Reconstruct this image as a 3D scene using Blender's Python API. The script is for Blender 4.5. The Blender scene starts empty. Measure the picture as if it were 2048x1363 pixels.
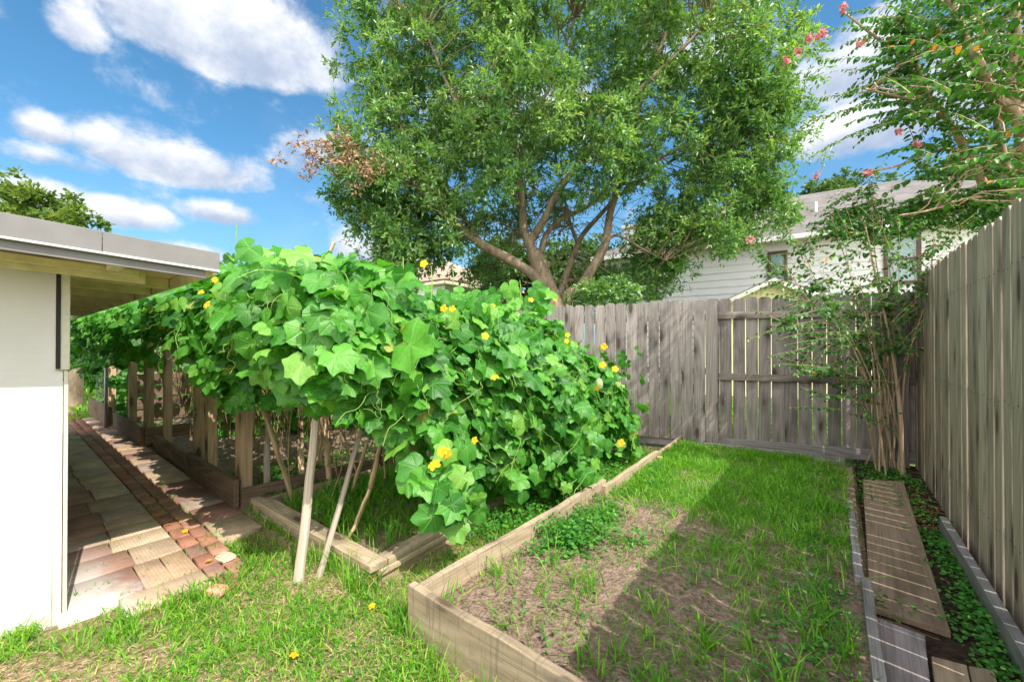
import bpy, bmesh, math, random
import numpy as np
from mathutils import Vector, Matrix
R = math.radians
random.seed(7)
rng = np.random.default_rng(11)
scene = bpy.context.scene
COL = scene.collection

# ------------------------------------------------------------------ camera
# World frame: X runs across the garden beds (right fence stands at x = 0.68), Y runs along the right fence.
F, CX, HY, CAMH = 820.0, 1024.0, 687.0, 1.4
CN, SN = math.cos(R(38.5)), math.sin(R(38.5))
cam_d = bpy.data.cameras.new("camera"); cam = bpy.data.objects.new("camera", cam_d); COL.objects.link(cam)
cam.location = (0, 0, CAMH)
cam.rotation_euler = (R(90.38), 0, R(38.5))
cam_d.sensor_width = 36; cam_d.lens = 36 * F / 2048
cam_d.clip_start = 0.05; cam_d.clip_end = 2000
scene.camera = cam

def W(xo, yo, z=0.0):                # distance right / distance ahead of the camera -> world
    return Vector((CN*xo - SN*yo, SN*xo + CN*yo, z))
def D(px, py, yo):                   # where the sight line of a photo point is at a given depth
    return W((px-CX)/F*yo, yo, CAMH + (HY-py)/F*yo)
def G(px, py, z=0.0):                # where it meets a level z
    yo = F*(CAMH-z)/(py-HY)
    return W((px-CX)/F*yo, yo, z)

# ------------------------------------------------------------------ sun, sky
SUN_AZ = (0.988, -0.156); SUN_EL = R(51)
sd = Vector((math.cos(SUN_EL)*SUN_AZ[0], math.cos(SUN_EL)*SUN_AZ[1], math.sin(SUN_EL)))
ld = bpy.data.lights.new("sun", 'SUN'); ld.energy = 2.9; ld.angle = R(0.4); ld.color = (1.0, 0.93, 0.82)
sun = bpy.data.objects.new("sun", ld); COL.objects.link(sun)
sun.rotation_euler = sd.to_track_quat('Z', 'Y').to_euler(); sun.location = (5, -5, 20)

world = bpy.data.worlds.new("World"); scene.world = world; world.use_nodes = True
wt = world.node_tree; wt.nodes.clear(); wl = wt.links
def wn(t, **kw):
    n = wt.nodes.new(t)
    for k, v in kw.items(): setattr(n, k, v)
    return n
def _sock(tree, sock, v):
    if isinstance(v, bpy.types.NodeSocket): tree.links.new(v, sock)
    else: sock.default_value = v
def mth(tree, op, a, b=None, c=None, clamp=False):
    n = tree.nodes.new('ShaderNodeMath'); n.operation = op; n.use_clamp = clamp
    _sock(tree, n.inputs[0], a)
    if b is not None: _sock(tree, n.inputs[1], b)
    if c is not None: _sock(tree, n.inputs[2], c)
    return n.outputs[0]
def mixc(tree, f, a, b, mode='MIX'):
    n = tree.nodes.new('ShaderNodeMix'); n.data_type = 'RGBA'; n.blend_type = mode
    _sock(tree, n.inputs['Factor'], f)
    for s, v in ((n.inputs[6], a), (n.inputs[7], b)):
        if isinstance(v, tuple): v = (*v[:3], 1)
        _sock(tree, s, v)
    return n.outputs[2]
def sstep(tree, x, lo, hi):
    n = tree.nodes.new('ShaderNodeMapRange'); n.interpolation_type = 'SMOOTHSTEP'
    _sock(tree, n.inputs[0], x); n.inputs[1].default_value = lo; n.inputs[2].default_value = hi
    return n.outputs[0]

sky = wn('ShaderNodeTexSky', sky_type='NISHITA', sun_disc=False)
sky.sun_elevation = SUN_EL; sky.sun_rotation = math.atan2(SUN_AZ[0], SUN_AZ[1])
sky.air_density = 1.0; sky.dust_density = 0.6; sky.ozone_density = 2.5
tc = wn('ShaderNodeTexCoord'); vr = wn('ShaderNodeVectorRotate', rotation_type='Z_AXIS')
wl.new(tc.outputs['Generated'], vr.inputs['Vector']); vr.inputs['Angle'].default_value = -R(38.5)
sx = wn('ShaderNodeSeparateXYZ'); wl.new(vr.outputs[0], sx.inputs[0])
az = mth(wt, 'ARCTAN2', sx.outputs[0], sx.outputs[1])
el = mth(wt, 'ARCSINE', sx.outputs[2])
n1 = wn('ShaderNodeTexNoise'); n1.inputs['Scale'].default_value = 8.5; n1.inputs['Detail'].default_value = 9; n1.inputs['Roughness'].default_value = 0.62
n1.inputs['Distortion'].default_value = 0.1
mp = wn('ShaderNodeMapping'); mp.inputs['Scale'].default_value = (1, 1, 1.35); wl.new(tc.outputs['Generated'], mp.inputs[0]); wl.new(mp.outputs[0], n1.inputs['Vector'])
n1o = mth(wt, 'SUBTRACT', n1.outputs[0], 0.5)
n2 = wn('ShaderNodeTexNoise'); n2.inputs['Scale'].default_value = 3.2; n2.inputs['Detail'].default_value = 6; wl.new(mp.outputs[0], n2.inputs['Vector'])
clouds = [  # photo-derived directions of the cumulus: x, y, half-width, half-height (px), strength
 (450,72,290,125,1.25),(150,45,70,75,.55),(340,325,240,68,.85),(90,262,85,42,.7),(445,430,95,36,.85),(250,432,120,42,.7),
 (70,395,130,46,.65),(620,315,85,52,.45),(385,515,100,34,.75),(720,505,80,60,.7),(1700,140,170,100,.85),(1760,255,250,75,.85),
 (1950,180,200,120,.7),(1400,120,160,80,.5),(1050,250,200,90,.5),(640,400,60,22,.25),(120,320,120,28,.45)]
dens = None; flat = None
for x, y, rx, ry, s in clouds:
    a0 = math.atan((x-CX)/F); c0 = math.cos(a0); e0 = math.atan((HY-y)/F*c0)
    ra = rx/F*c0*c0; re = ry/F*c0*math.cos(e0)
    da = mth(wt, 'DIVIDE', mth(wt, 'SUBTRACT', az, a0), ra)
    de = mth(wt, 'DIVIDE', mth(wt, 'SUBTRACT', el, e0), re)
    lowc = mth(wt, 'MULTIPLY', mth(wt, 'MINIMUM', de, 0.0), 0.55)          # flat bases
    d2 = mth(wt, 'ADD', mth(wt, 'POWER', da, 2.0), mth(wt, 'POWER', mth(wt, 'ADD', de, lowc), 2.0))
    # (de is even-powered so the sign does not matter)
    m = mth(wt, 'MULTIPLY', mth(wt, 'MAXIMUM', mth(wt, 'SUBTRACT', 1.0, d2), -0.6), s)
    hgt = mth(wt, 'MULTIPLY', mth(wt, 'MAXIMUM', mth(wt, 'SUBTRACT', 1.0, d2), 0.0), de)
    dens = m if dens is None else mth(wt, 'MAXIMUM', dens, m)
    flat = hgt if flat is None else mth(wt, 'ADD', flat, hgt)
dd = mth(wt, 'ADD', dens, mth(wt, 'MULTIPLY', n1o, 2.3))
cov = mth(wt, 'POWER', sstep(wt, dd, -0.14, 0.66), 0.95)
veil = mth(wt, 'MULTIPLY', sstep(wt, mth(wt, 'ADD', n2.outputs[0], mth(wt, 'MULTIPLY', n1o, 0.5)), 0.42, 0.8), 0.13)
horiz = sstep(wt, el, 0.38, -0.02)
cov = mth(wt, 'MAXIMUM', cov, veil)
shade = sstep(wt, mth(wt, 'ADD', mth(wt, 'MULTIPLY', flat, 0.9), mth(wt, 'MULTIPLY', n1o, 1.6)), -0.35, 0.45)
cl_col = mixc(wt, shade, (1.75, 2.1, 2.75), (3.9, 3.95, 4.1))
blue = mixc(wt, 1.0, sky.outputs[0], (0.36, 0.64, 0.70), 'MULTIPLY')
blue = mixc(wt, mth(wt, 'MULTIPLY', horiz, 0.6), blue, (1.45, 2.15, 2.75))
fin = mixc(wt, cov, blue, cl_col)
# unseen extra-bright cloud added behind the camera to lift the shade
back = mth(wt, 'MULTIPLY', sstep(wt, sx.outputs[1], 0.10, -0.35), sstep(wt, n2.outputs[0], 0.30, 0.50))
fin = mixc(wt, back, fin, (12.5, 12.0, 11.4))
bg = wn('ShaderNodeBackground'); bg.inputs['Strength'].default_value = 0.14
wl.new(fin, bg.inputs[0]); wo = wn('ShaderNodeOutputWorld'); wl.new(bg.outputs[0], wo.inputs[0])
world.cycles.sampling_method = 'MANUAL'; world.cycles.sample_map_resolution = 512

scene.view_settings.view_transform = 'Standard'; scene.view_settings.look = 'None'
scene.view_settings.gamma = 1.0; scene.view_settings.exposure = 1.06
scene.render.engine = 'CYCLES'
scene.cycles.use_denoising = True; scene.cycles.denoiser = 'OPENIMAGEDENOISE'
scene.cycles.denoising_input_passes = 'RGB_ALBEDO_NORMAL'; scene.cycles.denoising_prefilter = 'NONE'
scene.cycles.max_bounces = 7; scene.cycles.diffuse_bounces = 5; scene.cycles.transmission_bounces = 4
scene.cycles.use_adaptive_sampling = True; scene.cycles.adaptive_threshold = 0.006
scene.cycles.caustics_reflective = False; scene.cycles.caustics_refractive = False

# ------------------------------------------------------------------ object helpers
def link(o, parent=None):
    COL.objects.link(o)
    if parent is not None: o.parent = parent
    return o
def tag(o, label=None, cat=None, group=None, kind=None):
    if label: o['label'] = label
    if cat: o['category'] = cat
    if group: o['group'] = group
    if kind: o['kind'] = kind
    return o
def thing(name, label, cat, loc=(0, 0, 0), group=None):
    o = bpy.data.objects.new(name, None); o.empty_display_size = 0.2; o.location = loc
    link(o); return tag(o, label, cat, group)
def pydata(name, V, Fs, mat, parent=None, smooth=False, loc=None):
    me = bpy.data.meshes.new(name); me.from_pydata([tuple(v) for v in V], [], Fs)
    if smooth: me.polygons.foreach_set('use_smooth', [True]*len(me.polygons))
    if mat: 
        for m in (mat if isinstance(mat, (list, tuple)) else [mat]): me.materials.append(m)
    me.update(); o = bpy.data.objects.new(name, me); link(o, parent)
    if loc is not None: o.location = loc
    return o
def npmesh(name, V, faces, mat, parent=None, rnd=None, uv=None, smooth=False, mats=None):
    """V (N,3); faces: list of int arrays (M,k)"""
    me = bpy.data.meshes.new(name)
    V = np.asarray(V, dtype=np.float32)
    faces = [np.asarray(f, dtype=np.int32) for f in faces if len(f)]
    loops = np.concatenate([f.ravel() for f in faces])
    tot = np.concatenate([np.full(len(f), f.shape[1], dtype=np.int32) for f in faces])
    start = np.concatenate([[0], np.cumsum(tot)[:-1]]).astype(np.int32)
    me.vertices.add(len(V)); me.vertices.foreach_set('co', V.ravel())
    me.loops.add(len(loops)); me.loops.foreach_set('vertex_index', loops)
    me.polygons.add(len(tot)); me.polygons.foreach_set('loop_start', start)
    me.polygons.foreach_set('loop_total', tot) if False else None
    if smooth: me.polygons.foreach_set('use_smooth', np.ones(len(tot), dtype=bool))
    if mats is not None: me.polygons.foreach_set('material_index', mats.astype(np.int32))
    me.update(calc_edges=True)
    if rnd is not None:
        a = me.attributes.new('rnd', 'FLOAT', 'POINT'); a.data.foreach_set('value', np.asarray(rnd, dtype=np.float32))
    if uv is not None:
        l = me.uv_layers.new(name='UVMap'); l.data.foreach_set('uv', np.asarray(uv, dtype=np.float32)[loops].ravel())
    for m in (mat if isinstance(mat, (list, tuple)) else [mat]): me.materials.append(m)
    o = bpy.data.objects.new(name, me); link(o, parent)
    return o

class MB:
    """collects pieces into ONE mesh"""
    def __init__(s): s.V = []; s.F = []; s.M = []; s.m = 0
    def add(s, V, Fs):
        b = len(s.V); s.V += [tuple(v) for v in V]; s.F += [tuple(i+b for i in f) for f in Fs]; s.M += [s.m]*len(Fs)
    def box(s, lo, hi, M=None):
        x0, y0, z0 = lo; x1, y1, z1 = hi
        V = [Vector(p) for p in ((x0,y0,z0),(x1,y0,z0),(x1,y1,z0),(x0,y1,z0),(x0,y0,z1),(x1,y0,z1),(x1,y1,z1),(x0,y1,z1))]
        if M is not None: V = [M @ v for v in V]
        s.add(V, [(0,3,2,1),(4,5,6,7),(0,1,5,4),(1,2,6,5),(2,3,7,6),(3,0,4,7)])
    def prism(s, poly, vec):
        n = len(poly); a = [Vector(p) for p in poly]; v = Vector(vec)
        s.add(a + [p+v for p in a], [tuple(range(n-1,-1,-1)), tuple(range(n, 2*n))] + [(i,(i+1)%n,n+(i+1)%n,n+i) for i in range(n)])
    def tube(s, pts, rad, n=8, cap=True, jit=0.0):
        pts = [Vector(p) for p in pts]
        if not hasattr(rad, '__len__'): rad = [rad]*len(pts)
        b = len(s.V); up = Vector((0.13, 0.31, 0.94)); last = None; V = []
        for i, p in enumerate(pts):
            t = (pts[min(i+1, len(pts)-1)] - pts[max(i-1, 0)])
            t = t.normalized() if t.length > 1e-9 else Vector((0,0,1))
            if last is None: a = t.cross(up); a = a.normalized() if a.length > 1e-4 else t.orthogonal().normalized()
            else: a = (last - t*last.dot(t)); a = a.normalized() if a.length > 1e-6 else t.orthogonal().normalized()
            last = a; c = t.cross(a)
            for k in range(n):
                th = 2*math.pi*k/n; r = rad[i]*(1+random.uniform(-jit, jit))
                V.append(p + (a*math.cos(th) + c*math.sin(th))*r)
        Fs = []
        for i in range(len(pts)-1):
            for k in range(n):
                Fs.append((i*n+k, i*n+(k+1)%n, (i+1)*n+(k+1)%n, (i+1)*n+k))
        if cap: Fs.append(tuple(range(n-1,-1,-1))); Fs.append(tuple((len(pts)-1)*n+k for k in range(n)))
        s.add(V, Fs)
    def build(s, name, mat, parent=None, smooth=False, loc=None, bevel=0):
        o = pydata(name, s.V, s.F, mat, parent, smooth, loc)
        if isinstance(mat, (list, tuple)): o.data.polygons.foreach_set('material_index', s.M)
        if bevel:
            m = o.modifiers.new('bevel', 'BEVEL'); m.width = bevel; m.segments = 2; m.limit_method = 'ANGLE'
        return o
def catmull(pts, k=6):
    P = [Vector(p) for p in pts]; out = []
    Q = [P[0]*2-P[1]] + P + [P[-1]*2-P[-2]]
    for i in range(1, len(Q)-2):
        a, b, c, d = Q[i-1:i+3]
        for j in range(k):
            t = j/k
            out.append(0.5*((2*b) + (c-a)*t + (2*a-5*b+4*c-d)*t*t + (3*b-a-3*c+d)*t**3))
    out.append(P[-1]); return out

# value noise for shaping ground and densities
def vnoise(x, y, s=1.0, seed=0):
    x = np.asarray(x)*s; y = np.asarray(y)*s
    xi = np.floor(x).astype(np.int64); yi = np.floor(y).astype(np.int64); fx = x-xi; fy = y-yi
    fx = fx*fx*(3-2*fx); fy = fy*fy*(3-2*fy)
    def h(a, b):
        n = (a*374761393 + b*668265263 + seed*1442695) & 0x7fffffff
        n = ((n ^ (n >> 13))*1274126177) & 0x7fffffff
        return ((n ^ (n >> 16)) & 0xffff)/65535.0
    return (h(xi,yi)*(1-fx)+h(xi+1,yi)*fx)*(1-fy) + (h(xi,yi+1)*(1-fx)+h(xi+1,yi+1)*fx)*fy
def fbm(x, y, s=1.0, o=4, seed=0):
    t = 0; a = 0.5
    for k in range(o): t = t + a*vnoise(x, y, s*2**k, seed+k*17); a *= 0.5
    return t

# ------------------------------------------------------------------ materials
def newmat(name):
    m = bpy.data.materials.new(name); m.use_nodes = True; nt = m.node_tree
    return m, nt, nt.nodes['Principled BSDF'], nt.nodes['Material Output']
def nd(nt, t, **kw):
    n = nt.nodes.new(t)
    for k, v in kw.items(): setattr(n, k, v)
    return n
def ramp(nt, fac, stops):
    n = nt.nodes.new('ShaderNodeValToRGB'); nt.links.new(fac, n.inputs[0])
    e = n.color_ramp.elements
    while len(e) < len(stops): e.new(0.5)
    for i, (p, c) in enumerate(stops): e[i].position = p; e[i].color = (*c[:3], 1)
    return n.outputs[0]
def noise(nt, vec, scale, detail=4, rough=0.55, dist=0.0):
    n = nt.nodes.new('ShaderNodeTexNoise'); n.inputs['Scale'].default_value = scale; n.inputs['Detail'].default_value = detail
    n.inputs['Roughness'].default_value = rough; n.inputs['Distortion'].default_value = dist
    if vec is not None: nt.links.new(vec, n.inputs['Vector'])
    return n.outputs[0]
def mapping(nt, vec, scale=(1,1,1), loc=(0,0,0)):
    n = nt.nodes.new('ShaderNodeMapping'); n.inputs['Scale'].default_value = scale; n.inputs['Location'].default_value = loc
    nt.links.new(vec, n.inputs[0]); return n.outputs[0]
def bump(nt, h, strength, dist, bsdf):
    n = nt.nodes.new('ShaderNodeBump'); n.inputs['Strength'].default_value = strength; n.inputs['Distance'].default_value = dist
    nt.links.new(h, n.inputs['Height']); nt.links.new(n.outputs[0], bsdf.inputs['Normal'])
def wood(name, dark, mid, light, axis='X', knots=True, moss=0.0, stain=0.5, saw=0.0):
    m, nt, b, out = newmat(name)
    tcn = nd(nt, 'ShaderNodeTexCoord'); oi = nd(nt, 'ShaderNodeObjectInfo')
    va = nd(nt, 'ShaderNodeVectorMath', operation='MULTIPLY_ADD')
    comb = nd(nt, 'ShaderNodeCombineXYZ')
    for k in range(3): nt.links.new(mth(nt, 'MULTIPLY', oi.outputs['Random'], (37.0, 53.0, 71.0)[k]), comb.inputs[k])
    av = nd(nt, 'ShaderNodeVectorMath', operation='ADD'); nt.links.new(tcn.outputs['Object'], av.inputs[0]); nt.links.new(comb.outputs[0], av.inputs[1])
    v = av.outputs[0]; nt.nodes.remove(va)
    def ax(l, c): return {'X': (l, c, c), 'Y': (c, l, c), 'Z': (c, c, l)}[axis]
    # wandering growth rings: low-frequency warp feeding a fine band
    warp = noise(nt, mapping(nt, v, ax(0.42, 5.0)), 1.0, 1, 0.4)
    rings = mth(nt, 'FRACT', mth(nt, 'MULTIPLY', warp, 15.0))
    rings = mth(nt, 'ABSOLUTE', mth(nt, 'SUBTRACT', rings, 0.5))
    fine = noise(nt, mapping(nt, v, ax(1.6, 120.0)), 1.0, 6, 0.72)
    big = noise(nt, mapping(nt, v, ax(1.3, 4.0)), 1.0, 4, 0.6)
    g = mth(nt, 'ADD', mth(nt, 'MULTIPLY', rings, 0.34), mth(nt, 'MULTIPLY', fine, 0.86))
    c = ramp(nt, g, [(0.25, dark), (0.5, mid), (0.78, light)])
    c = mixc(nt, mth(nt, 'MULTIPLY', sstep(nt, big, 0.50, 0.74), stain), c, tuple(x*0.42 for x in dark))
    tint = mth(nt, 'ADD', 0.78, mth(nt, 'MULTIPLY', oi.outputs['Random'], 0.42))
    tc3 = nd(nt, 'ShaderNodeCombineXYZ')
    for k, q in enumerate((1.03, 1.0, 0.96)): nt.links.new(mth(nt, 'MULTIPLY', tint, q), tc3.inputs[k])
    c = mixc(nt, 1.0, c, tc3.outputs[0], 'MULTIPLY')
    if moss:
        mo = noise(nt, mapping(nt, v, ax(1.0, 2.2), (3, 7, 1)), 1.0, 5, 0.65)
        c = mixc(nt, mth(nt, 'MULTIPLY', sstep(nt, mo, 0.45, 0.7), moss), c, (0.115, 0.15, 0.045))
    h = fine
    if saw:
        sw = noise(nt, mapping(nt, v, ax(75.0, 5.0)), 1.0, 3, 0.6)
        blot = noise(nt, mapping(nt, v, ax(5.0, 14.0)), 1.0, 6, 0.7)
        c = mixc(nt, mth(nt, 'MULTIPLY', sstep(nt, sw, 0.52, 0.68), saw), c, tuple(x*0.75 for x in dark))
        c = mixc(nt, mth(nt, 'MULTIPLY', sstep(nt, blot, 0.52, 0.72), 0.55), c, (0.17,0.155,0.12))
        h = mth(nt, 'ADD', fine, mth(nt, 'MULTIPLY', sw, saw))
    if knots:
        vo = nd(nt, 'ShaderNodeTexVoronoi'); nt.links.new(mapping(nt, v, ax(2.1, 6.5)), vo.inputs['Vector']); vo.inputs['Scale'].default_value = 1.0
        kn = sstep(nt, vo.outputs['Distance'], 0.21, 0.13)
        c = mixc(nt, mth(nt, 'MULTIPLY', kn, 0.85), c, (0.055, 0.026, 0.014))
        halo = mth(nt, 'MULTIPLY', sstep(nt, vo.outputs['Distance'], 0.46, 0.18), 0.45)
        c = mixc(nt, halo, c, tuple(x*0.5 for x in dark))
    nt.links.new(c, b.inputs['Base Color']); b.inputs['Roughness'].default_value = 0.82
    b.inputs['Specular IOR Level'].default_value = 0.25
    bump(nt, h, 0.5, 0.004, b)
    return m
def leafmat(name, stops, trans=0.35, tcol=None, rough=0.42, spec=0.45, veins=False, tgain=1.0):
    m, nt, b, out = newmat(name)
    at = nd(nt, 'ShaderNodeAttribute', attribute_name='rnd')
    c = ramp(nt, at.outputs['Fac'], stops)
    if veins:
        uvn = nd(nt, 'ShaderNodeTexCoord'); s = nd(nt, 'ShaderNodeSeparateXYZ'); nt.links.new(uvn.outputs['UV'], s.inputs[0])
        xx = mth(nt, 'ABSOLUTE', s.outputs[0]); yy = s.outputs[1]
        dmin = None
        for a in (0, 48, 100):
            sa, ca = math.sin(R(a)), math.cos(R(a))
            dist = mth(nt, 'ABSOLUTE', mth(nt, 'SUBTRACT', mth(nt, 'MULTIPLY', xx, ca), mth(nt, 'MULTIPLY', yy, sa)))
            al = mth(nt, 'ADD', mth(nt, 'MULTIPLY', xx, sa), mth(nt, 'MULTIPLY', yy, ca))
            dist = mth(nt, 'ADD', dist, mth(nt, 'MULTIPLY', mth(nt, 'LESS_THAN', al, 0.0), 1.0))
            dist = mth(nt, 'ADD', dist, mth(nt, 'MULTIPLY', al, 0.02))
            dmin = dist if dmin is None else mth(nt, 'MINIMUM', dmin, dist)
        c = mixc(nt, mth(nt, 'MULTIPLY', sstep(nt, dmin, 0.030, 0.012), 0.5), c, (0.22, 0.42, 0.09))
        nv = noise(nt, uvn.outputs['UV'], 9.0, 3)
        uo = nd(nt, 'ShaderNodeVectorMath', operation='ADD'); nt.links.new(uvn.outputs['UV'], uo.inputs[0]); cx_ = nd(nt, 'ShaderNodeCombineXYZ')
        nt.links.new(mth(nt, 'MULTIPLY', at.outputs['Fac'], 91.0), cx_.inputs[0]); nt.links.new(mth(nt, 'MULTIPLY', at.outputs['Fac'], 57.0), cx_.inputs[1]); nt.links.new(cx_.outputs[0], uo.inputs[1])
        ns_ = noise(nt, uo.outputs[0], 3.6, 5, 0.7)
        c = mixc(nt, mth(nt, 'MULTIPLY', sstep(nt, ns_, 0.66, 0.74), 0.75), c, (0.36, 0.33, 0.11))
        c = mixc(nt, 1.0, c, ramp(nt, nv, [(0.3, (0.82,)*3), (0.7, (1.15,)*3)]), 'MULTIPLY')
        bump(nt, mth(nt, 'ADD', mth(nt, 'MULTIPLY', sstep(nt, dmin, 0.07, 0.0), -1.0), nv), 0.35, 0.006, b)
    nt.links.new(c, b.inputs['Base Color']); b.inputs['Roughness'].default_value = rough; b.inputs['Specular IOR Level'].default_value = spec
    t = nd(nt, 'ShaderNodeBsdfTranslucent')
    tcx = mixc(nt, 1.0, c, (2.1*tgain, 2.0*tgain, 0.75*tgain) if tcol is None else tcol, 'MULTIPLY')
    nt.links.new(tcx, t.inputs[0])
    mx = nd(nt, 'ShaderNodeMixShader'); mx.inputs[0].default_value = trans
    nt.links.new(b.outputs[0], mx.inputs[1]); nt.links.new(t.outputs[0], mx.inputs[2]); nt.links.new(mx.outputs[0], out.inputs[0])
    return m
def plain(name, col, rough=0.6, var=0.12, scale=6.0, bmp=0.0, spec=0.4, metal=0.0, scalev=(1,1,1)):
    m, nt, b, out = newmat(name)
    tcn = nd(nt, 'ShaderNodeTexCoord'); nz = noise(nt, mapping(nt, tcn.outputs['Object'], scalev), scale, 6, 0.6)
    lo = tuple(x*(1-var) for x in col); hi = tuple(min(1, x*(1+var)) for x in col)
    nt.links.new(ramp(nt, nz, [(0.3, lo), (0.7, hi)]), b.inputs['Base Color'])
    b.inputs['Roughness'].default_value = rough; b.inputs['Specular IOR Level'].default_value = spec; b.inputs['Metallic'].default_value = metal
    if bmp: bump(nt, nz, bmp, 0.01, b)
    return m

M = {}
M['picket_z'] = wood('weathered picket wood', (0.13,0.105,0.085), (0.27,0.225,0.185), (0.40,0.345,0.29), 'Z', True, 0.10)
M['picket_back'] = wood('grey cedar picket wood', (0.135,0.118,0.112), (0.265,0.24,0.232), (0.40,0.37,0.36), 'Z', True, 0.10)
M['picket_right'] = wood('olive weathered picket wood', (0.18,0.142,0.108), (0.385,0.32,0.255), (0.56,0.485,0.40), 'Z', True, 0.06, 0.6)
M['rail'] = wood('grey rail wood', (0.13,0.11,0.10), (0.26,0.225,0.205), (0.38,0.34,0.31), 'X', True, 0.0)
M['bed_light'] = wood('sunbleached bed board', (0.23,0.18,0.125), (0.42,0.335,0.245), (0.58,0.485,0.37), 'X', True, 0.12, 0.6, 0.55)
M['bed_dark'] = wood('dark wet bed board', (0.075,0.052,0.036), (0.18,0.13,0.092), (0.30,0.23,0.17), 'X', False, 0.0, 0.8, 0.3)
M['bed_grey'] = wood('grey edging board', (0.10,0.095,0.10), (0.22,0.21,0.215), (0.34,0.33,0.335), 'X', False, 0.0)
M['plank_tan'] = wood('tan walking plank', (0.21,0.15,0.105), (0.33,0.25,0.18), (0.43,0.34,0.25), 'X', False, 0.0, 0.6)
M['plank_grey'] = wood('grey walking plank', (0.15,0.125,0.125), (0.27,0.24,0.25), (0.38,0.35,0.37), 'X', False, 0.0, 0.6)
M['post'] = wood('brown post wood', (0.30,0.20,0.12), (0.56,0.41,0.27), (0.70,0.55,0.39), 'Z', True, 0.0, 0.3)
M['stake_pale'] = wood('bleached stake wood', (0.19,0.155,0.125), (0.40,0.34,0.29), (0.56,0.50,0.44), 'Z', False, 0.12, 0.6)
M['bark'] = plain('oak bark', (0.24,0.19,0.13), 0.9, 0.5, 9.0, 0.9, 0.15, scalev=(1,1,0.35))
M['myrtle_bark'] = plain('crepe myrtle bark', (0.46,0.34,0.23), 0.75, 0.35, 7.0, 0.35, 0.2, scalev=(1,1,0.3))
# ------------------------------------------------------------------ ground
m, nt, b, out = newmat('lawn soil')
g_tc = nd(nt, 'ShaderNodeTexCoord')
a1 = noise(nt, g_tc.outputs['Object'], 1.6, 6, 0.6); a2 = noise(nt, g_tc.outputs['Object'], 38.0, 6, 0.7); a3 = noise(nt, g_tc.outputs['Object'], 0.4, 3)
c = ramp(nt, a2, [(0.3, (0.13,0.085,0.05)), (0.52, (0.30,0.22,0.135)), (0.72, (0.56,0.46,0.29))])
c2 = ramp(nt, a2, [(0.3, (0.05,0.09,0.015)), (0.7, (0.16,0.24,0.05))])
gsep = nd(nt, 'ShaderNodeSeparateXYZ'); nt.links.new(g_tc.outputs['Object'], gsep.inputs[0])
far = mth(nt, 'MAXIMUM', sstep(nt, gsep.outputs[1], 5.0, 6.5), sstep(nt, gsep.outputs[0], -9.0, -11.0))
grf = mth(nt, 'MAXIMUM', sstep(nt, a1, 0.48, 0.66), mth(nt, 'MULTIPLY', far, 0.9))
nt.links.new(mixc(nt, grf, c, c2), b.inputs['Base Color']); b.inputs['Roughness'].default_value = 0.95; b.inputs['Specular IOR Level'].default_value = 0.1
bump(nt, a2, 0.8, 0.02, b)
M['lawn'] = m
def axis_pts(lo, hi, step, ext):
    a = list(np.arange(lo, hi+1e-6, step)); L = []; R_ = []; q = step
    x = lo
    while x > -ext: q *= 1.45; x -= q; L.append(x)
    q = step; x = hi
    while x < ext: q *= 1.45; x += q; R_.append(x)
    return np.array(L[::-1] + a + R_)
gx = axis_pts(-6, 1.2, 0.06, 400); gy = axis_pts(-2, 7, 0.06, 400)
GX, GY = np.meshgrid(gx, gy, indexing='ij')
def ground_z(x, y):
    x = np.asarray(x, float); y = np.asarray(y, float)
    near = np.clip(1-(np.abs(x+2)-5)/3, 0, 1)*np.clip(1-(np.abs(y-2)-5)/3, 0, 1)
    z = (fbm(x, y, 1.3, 4, 3)-0.47)*0.07*near
    path = (x < -2.92) & (y > 0.15) & (y < 1.3)
    return np.where(path, -0.035, z) - 0.012
GZ = ground_z(GX, GY)
nx, ny = GX.shape
idx = np.arange(nx*ny).reshape(nx, ny)
o = npmesh('ground', np.stack([GX, GY, GZ], -1).reshape(-1, 3), [np.stack([idx[:-1,:-1], idx[1:,:-1], idx[1:,1:], idx[:-1,1:]], -1).reshape(-1, 4)], M['lawn'], smooth=True)
tag(o, kind='structure')

# soil sheets inside the beds
m, nt, b, out = newmat('bed soil')
t_ = nd(nt, 'ShaderNodeTexCoord'); s1 = noise(nt, t_.outputs['Object'], 2.2, 5, 0.6); s2 = noise(nt, t_.outputs['Object'], 30, 8, 0.75)
v_ = nd(nt, 'ShaderNodeTexVoronoi'); nt.links.new(t_.outputs['Object'], v_.inputs['Vector']); v_.inputs['Scale'].default_value = 55
c = ramp(nt, s2, [(0.28, (0.13,0.085,0.062)), (0.5, (0.36,0.255,0.195)), (0.72, (0.60,0.46,0.365))])
c = mixc(nt, sstep(nt, s1, 0.6, 0.4), c, (0.17,0.115,0.085)) if False else c
c = mixc(nt, mth(nt, 'MULTIPLY', sstep(nt, s1, 0.55, 0.72), 0.45), c, (0.09,0.075,0.055))
nt.links.new(c, b.inputs['Base Color']); b.inputs['Roughness'].default_value = 0.97; b.inputs['Specular IOR Level'].default_value = 0.08
bump(nt, mth(nt, 'ADD', s2, mth(nt, 'MULTIPLY', v_.outputs['Distance'], 0.5)), 1.0, 0.035, b)
M['soil'] = m
def soil_z(x, y, base):
    return base + (fbm(x, y, 3.0, 4, 9)-0.47)*0.09 + (fbm(x, y, 17.0, 3, 5)-0.45)*0.030
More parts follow.
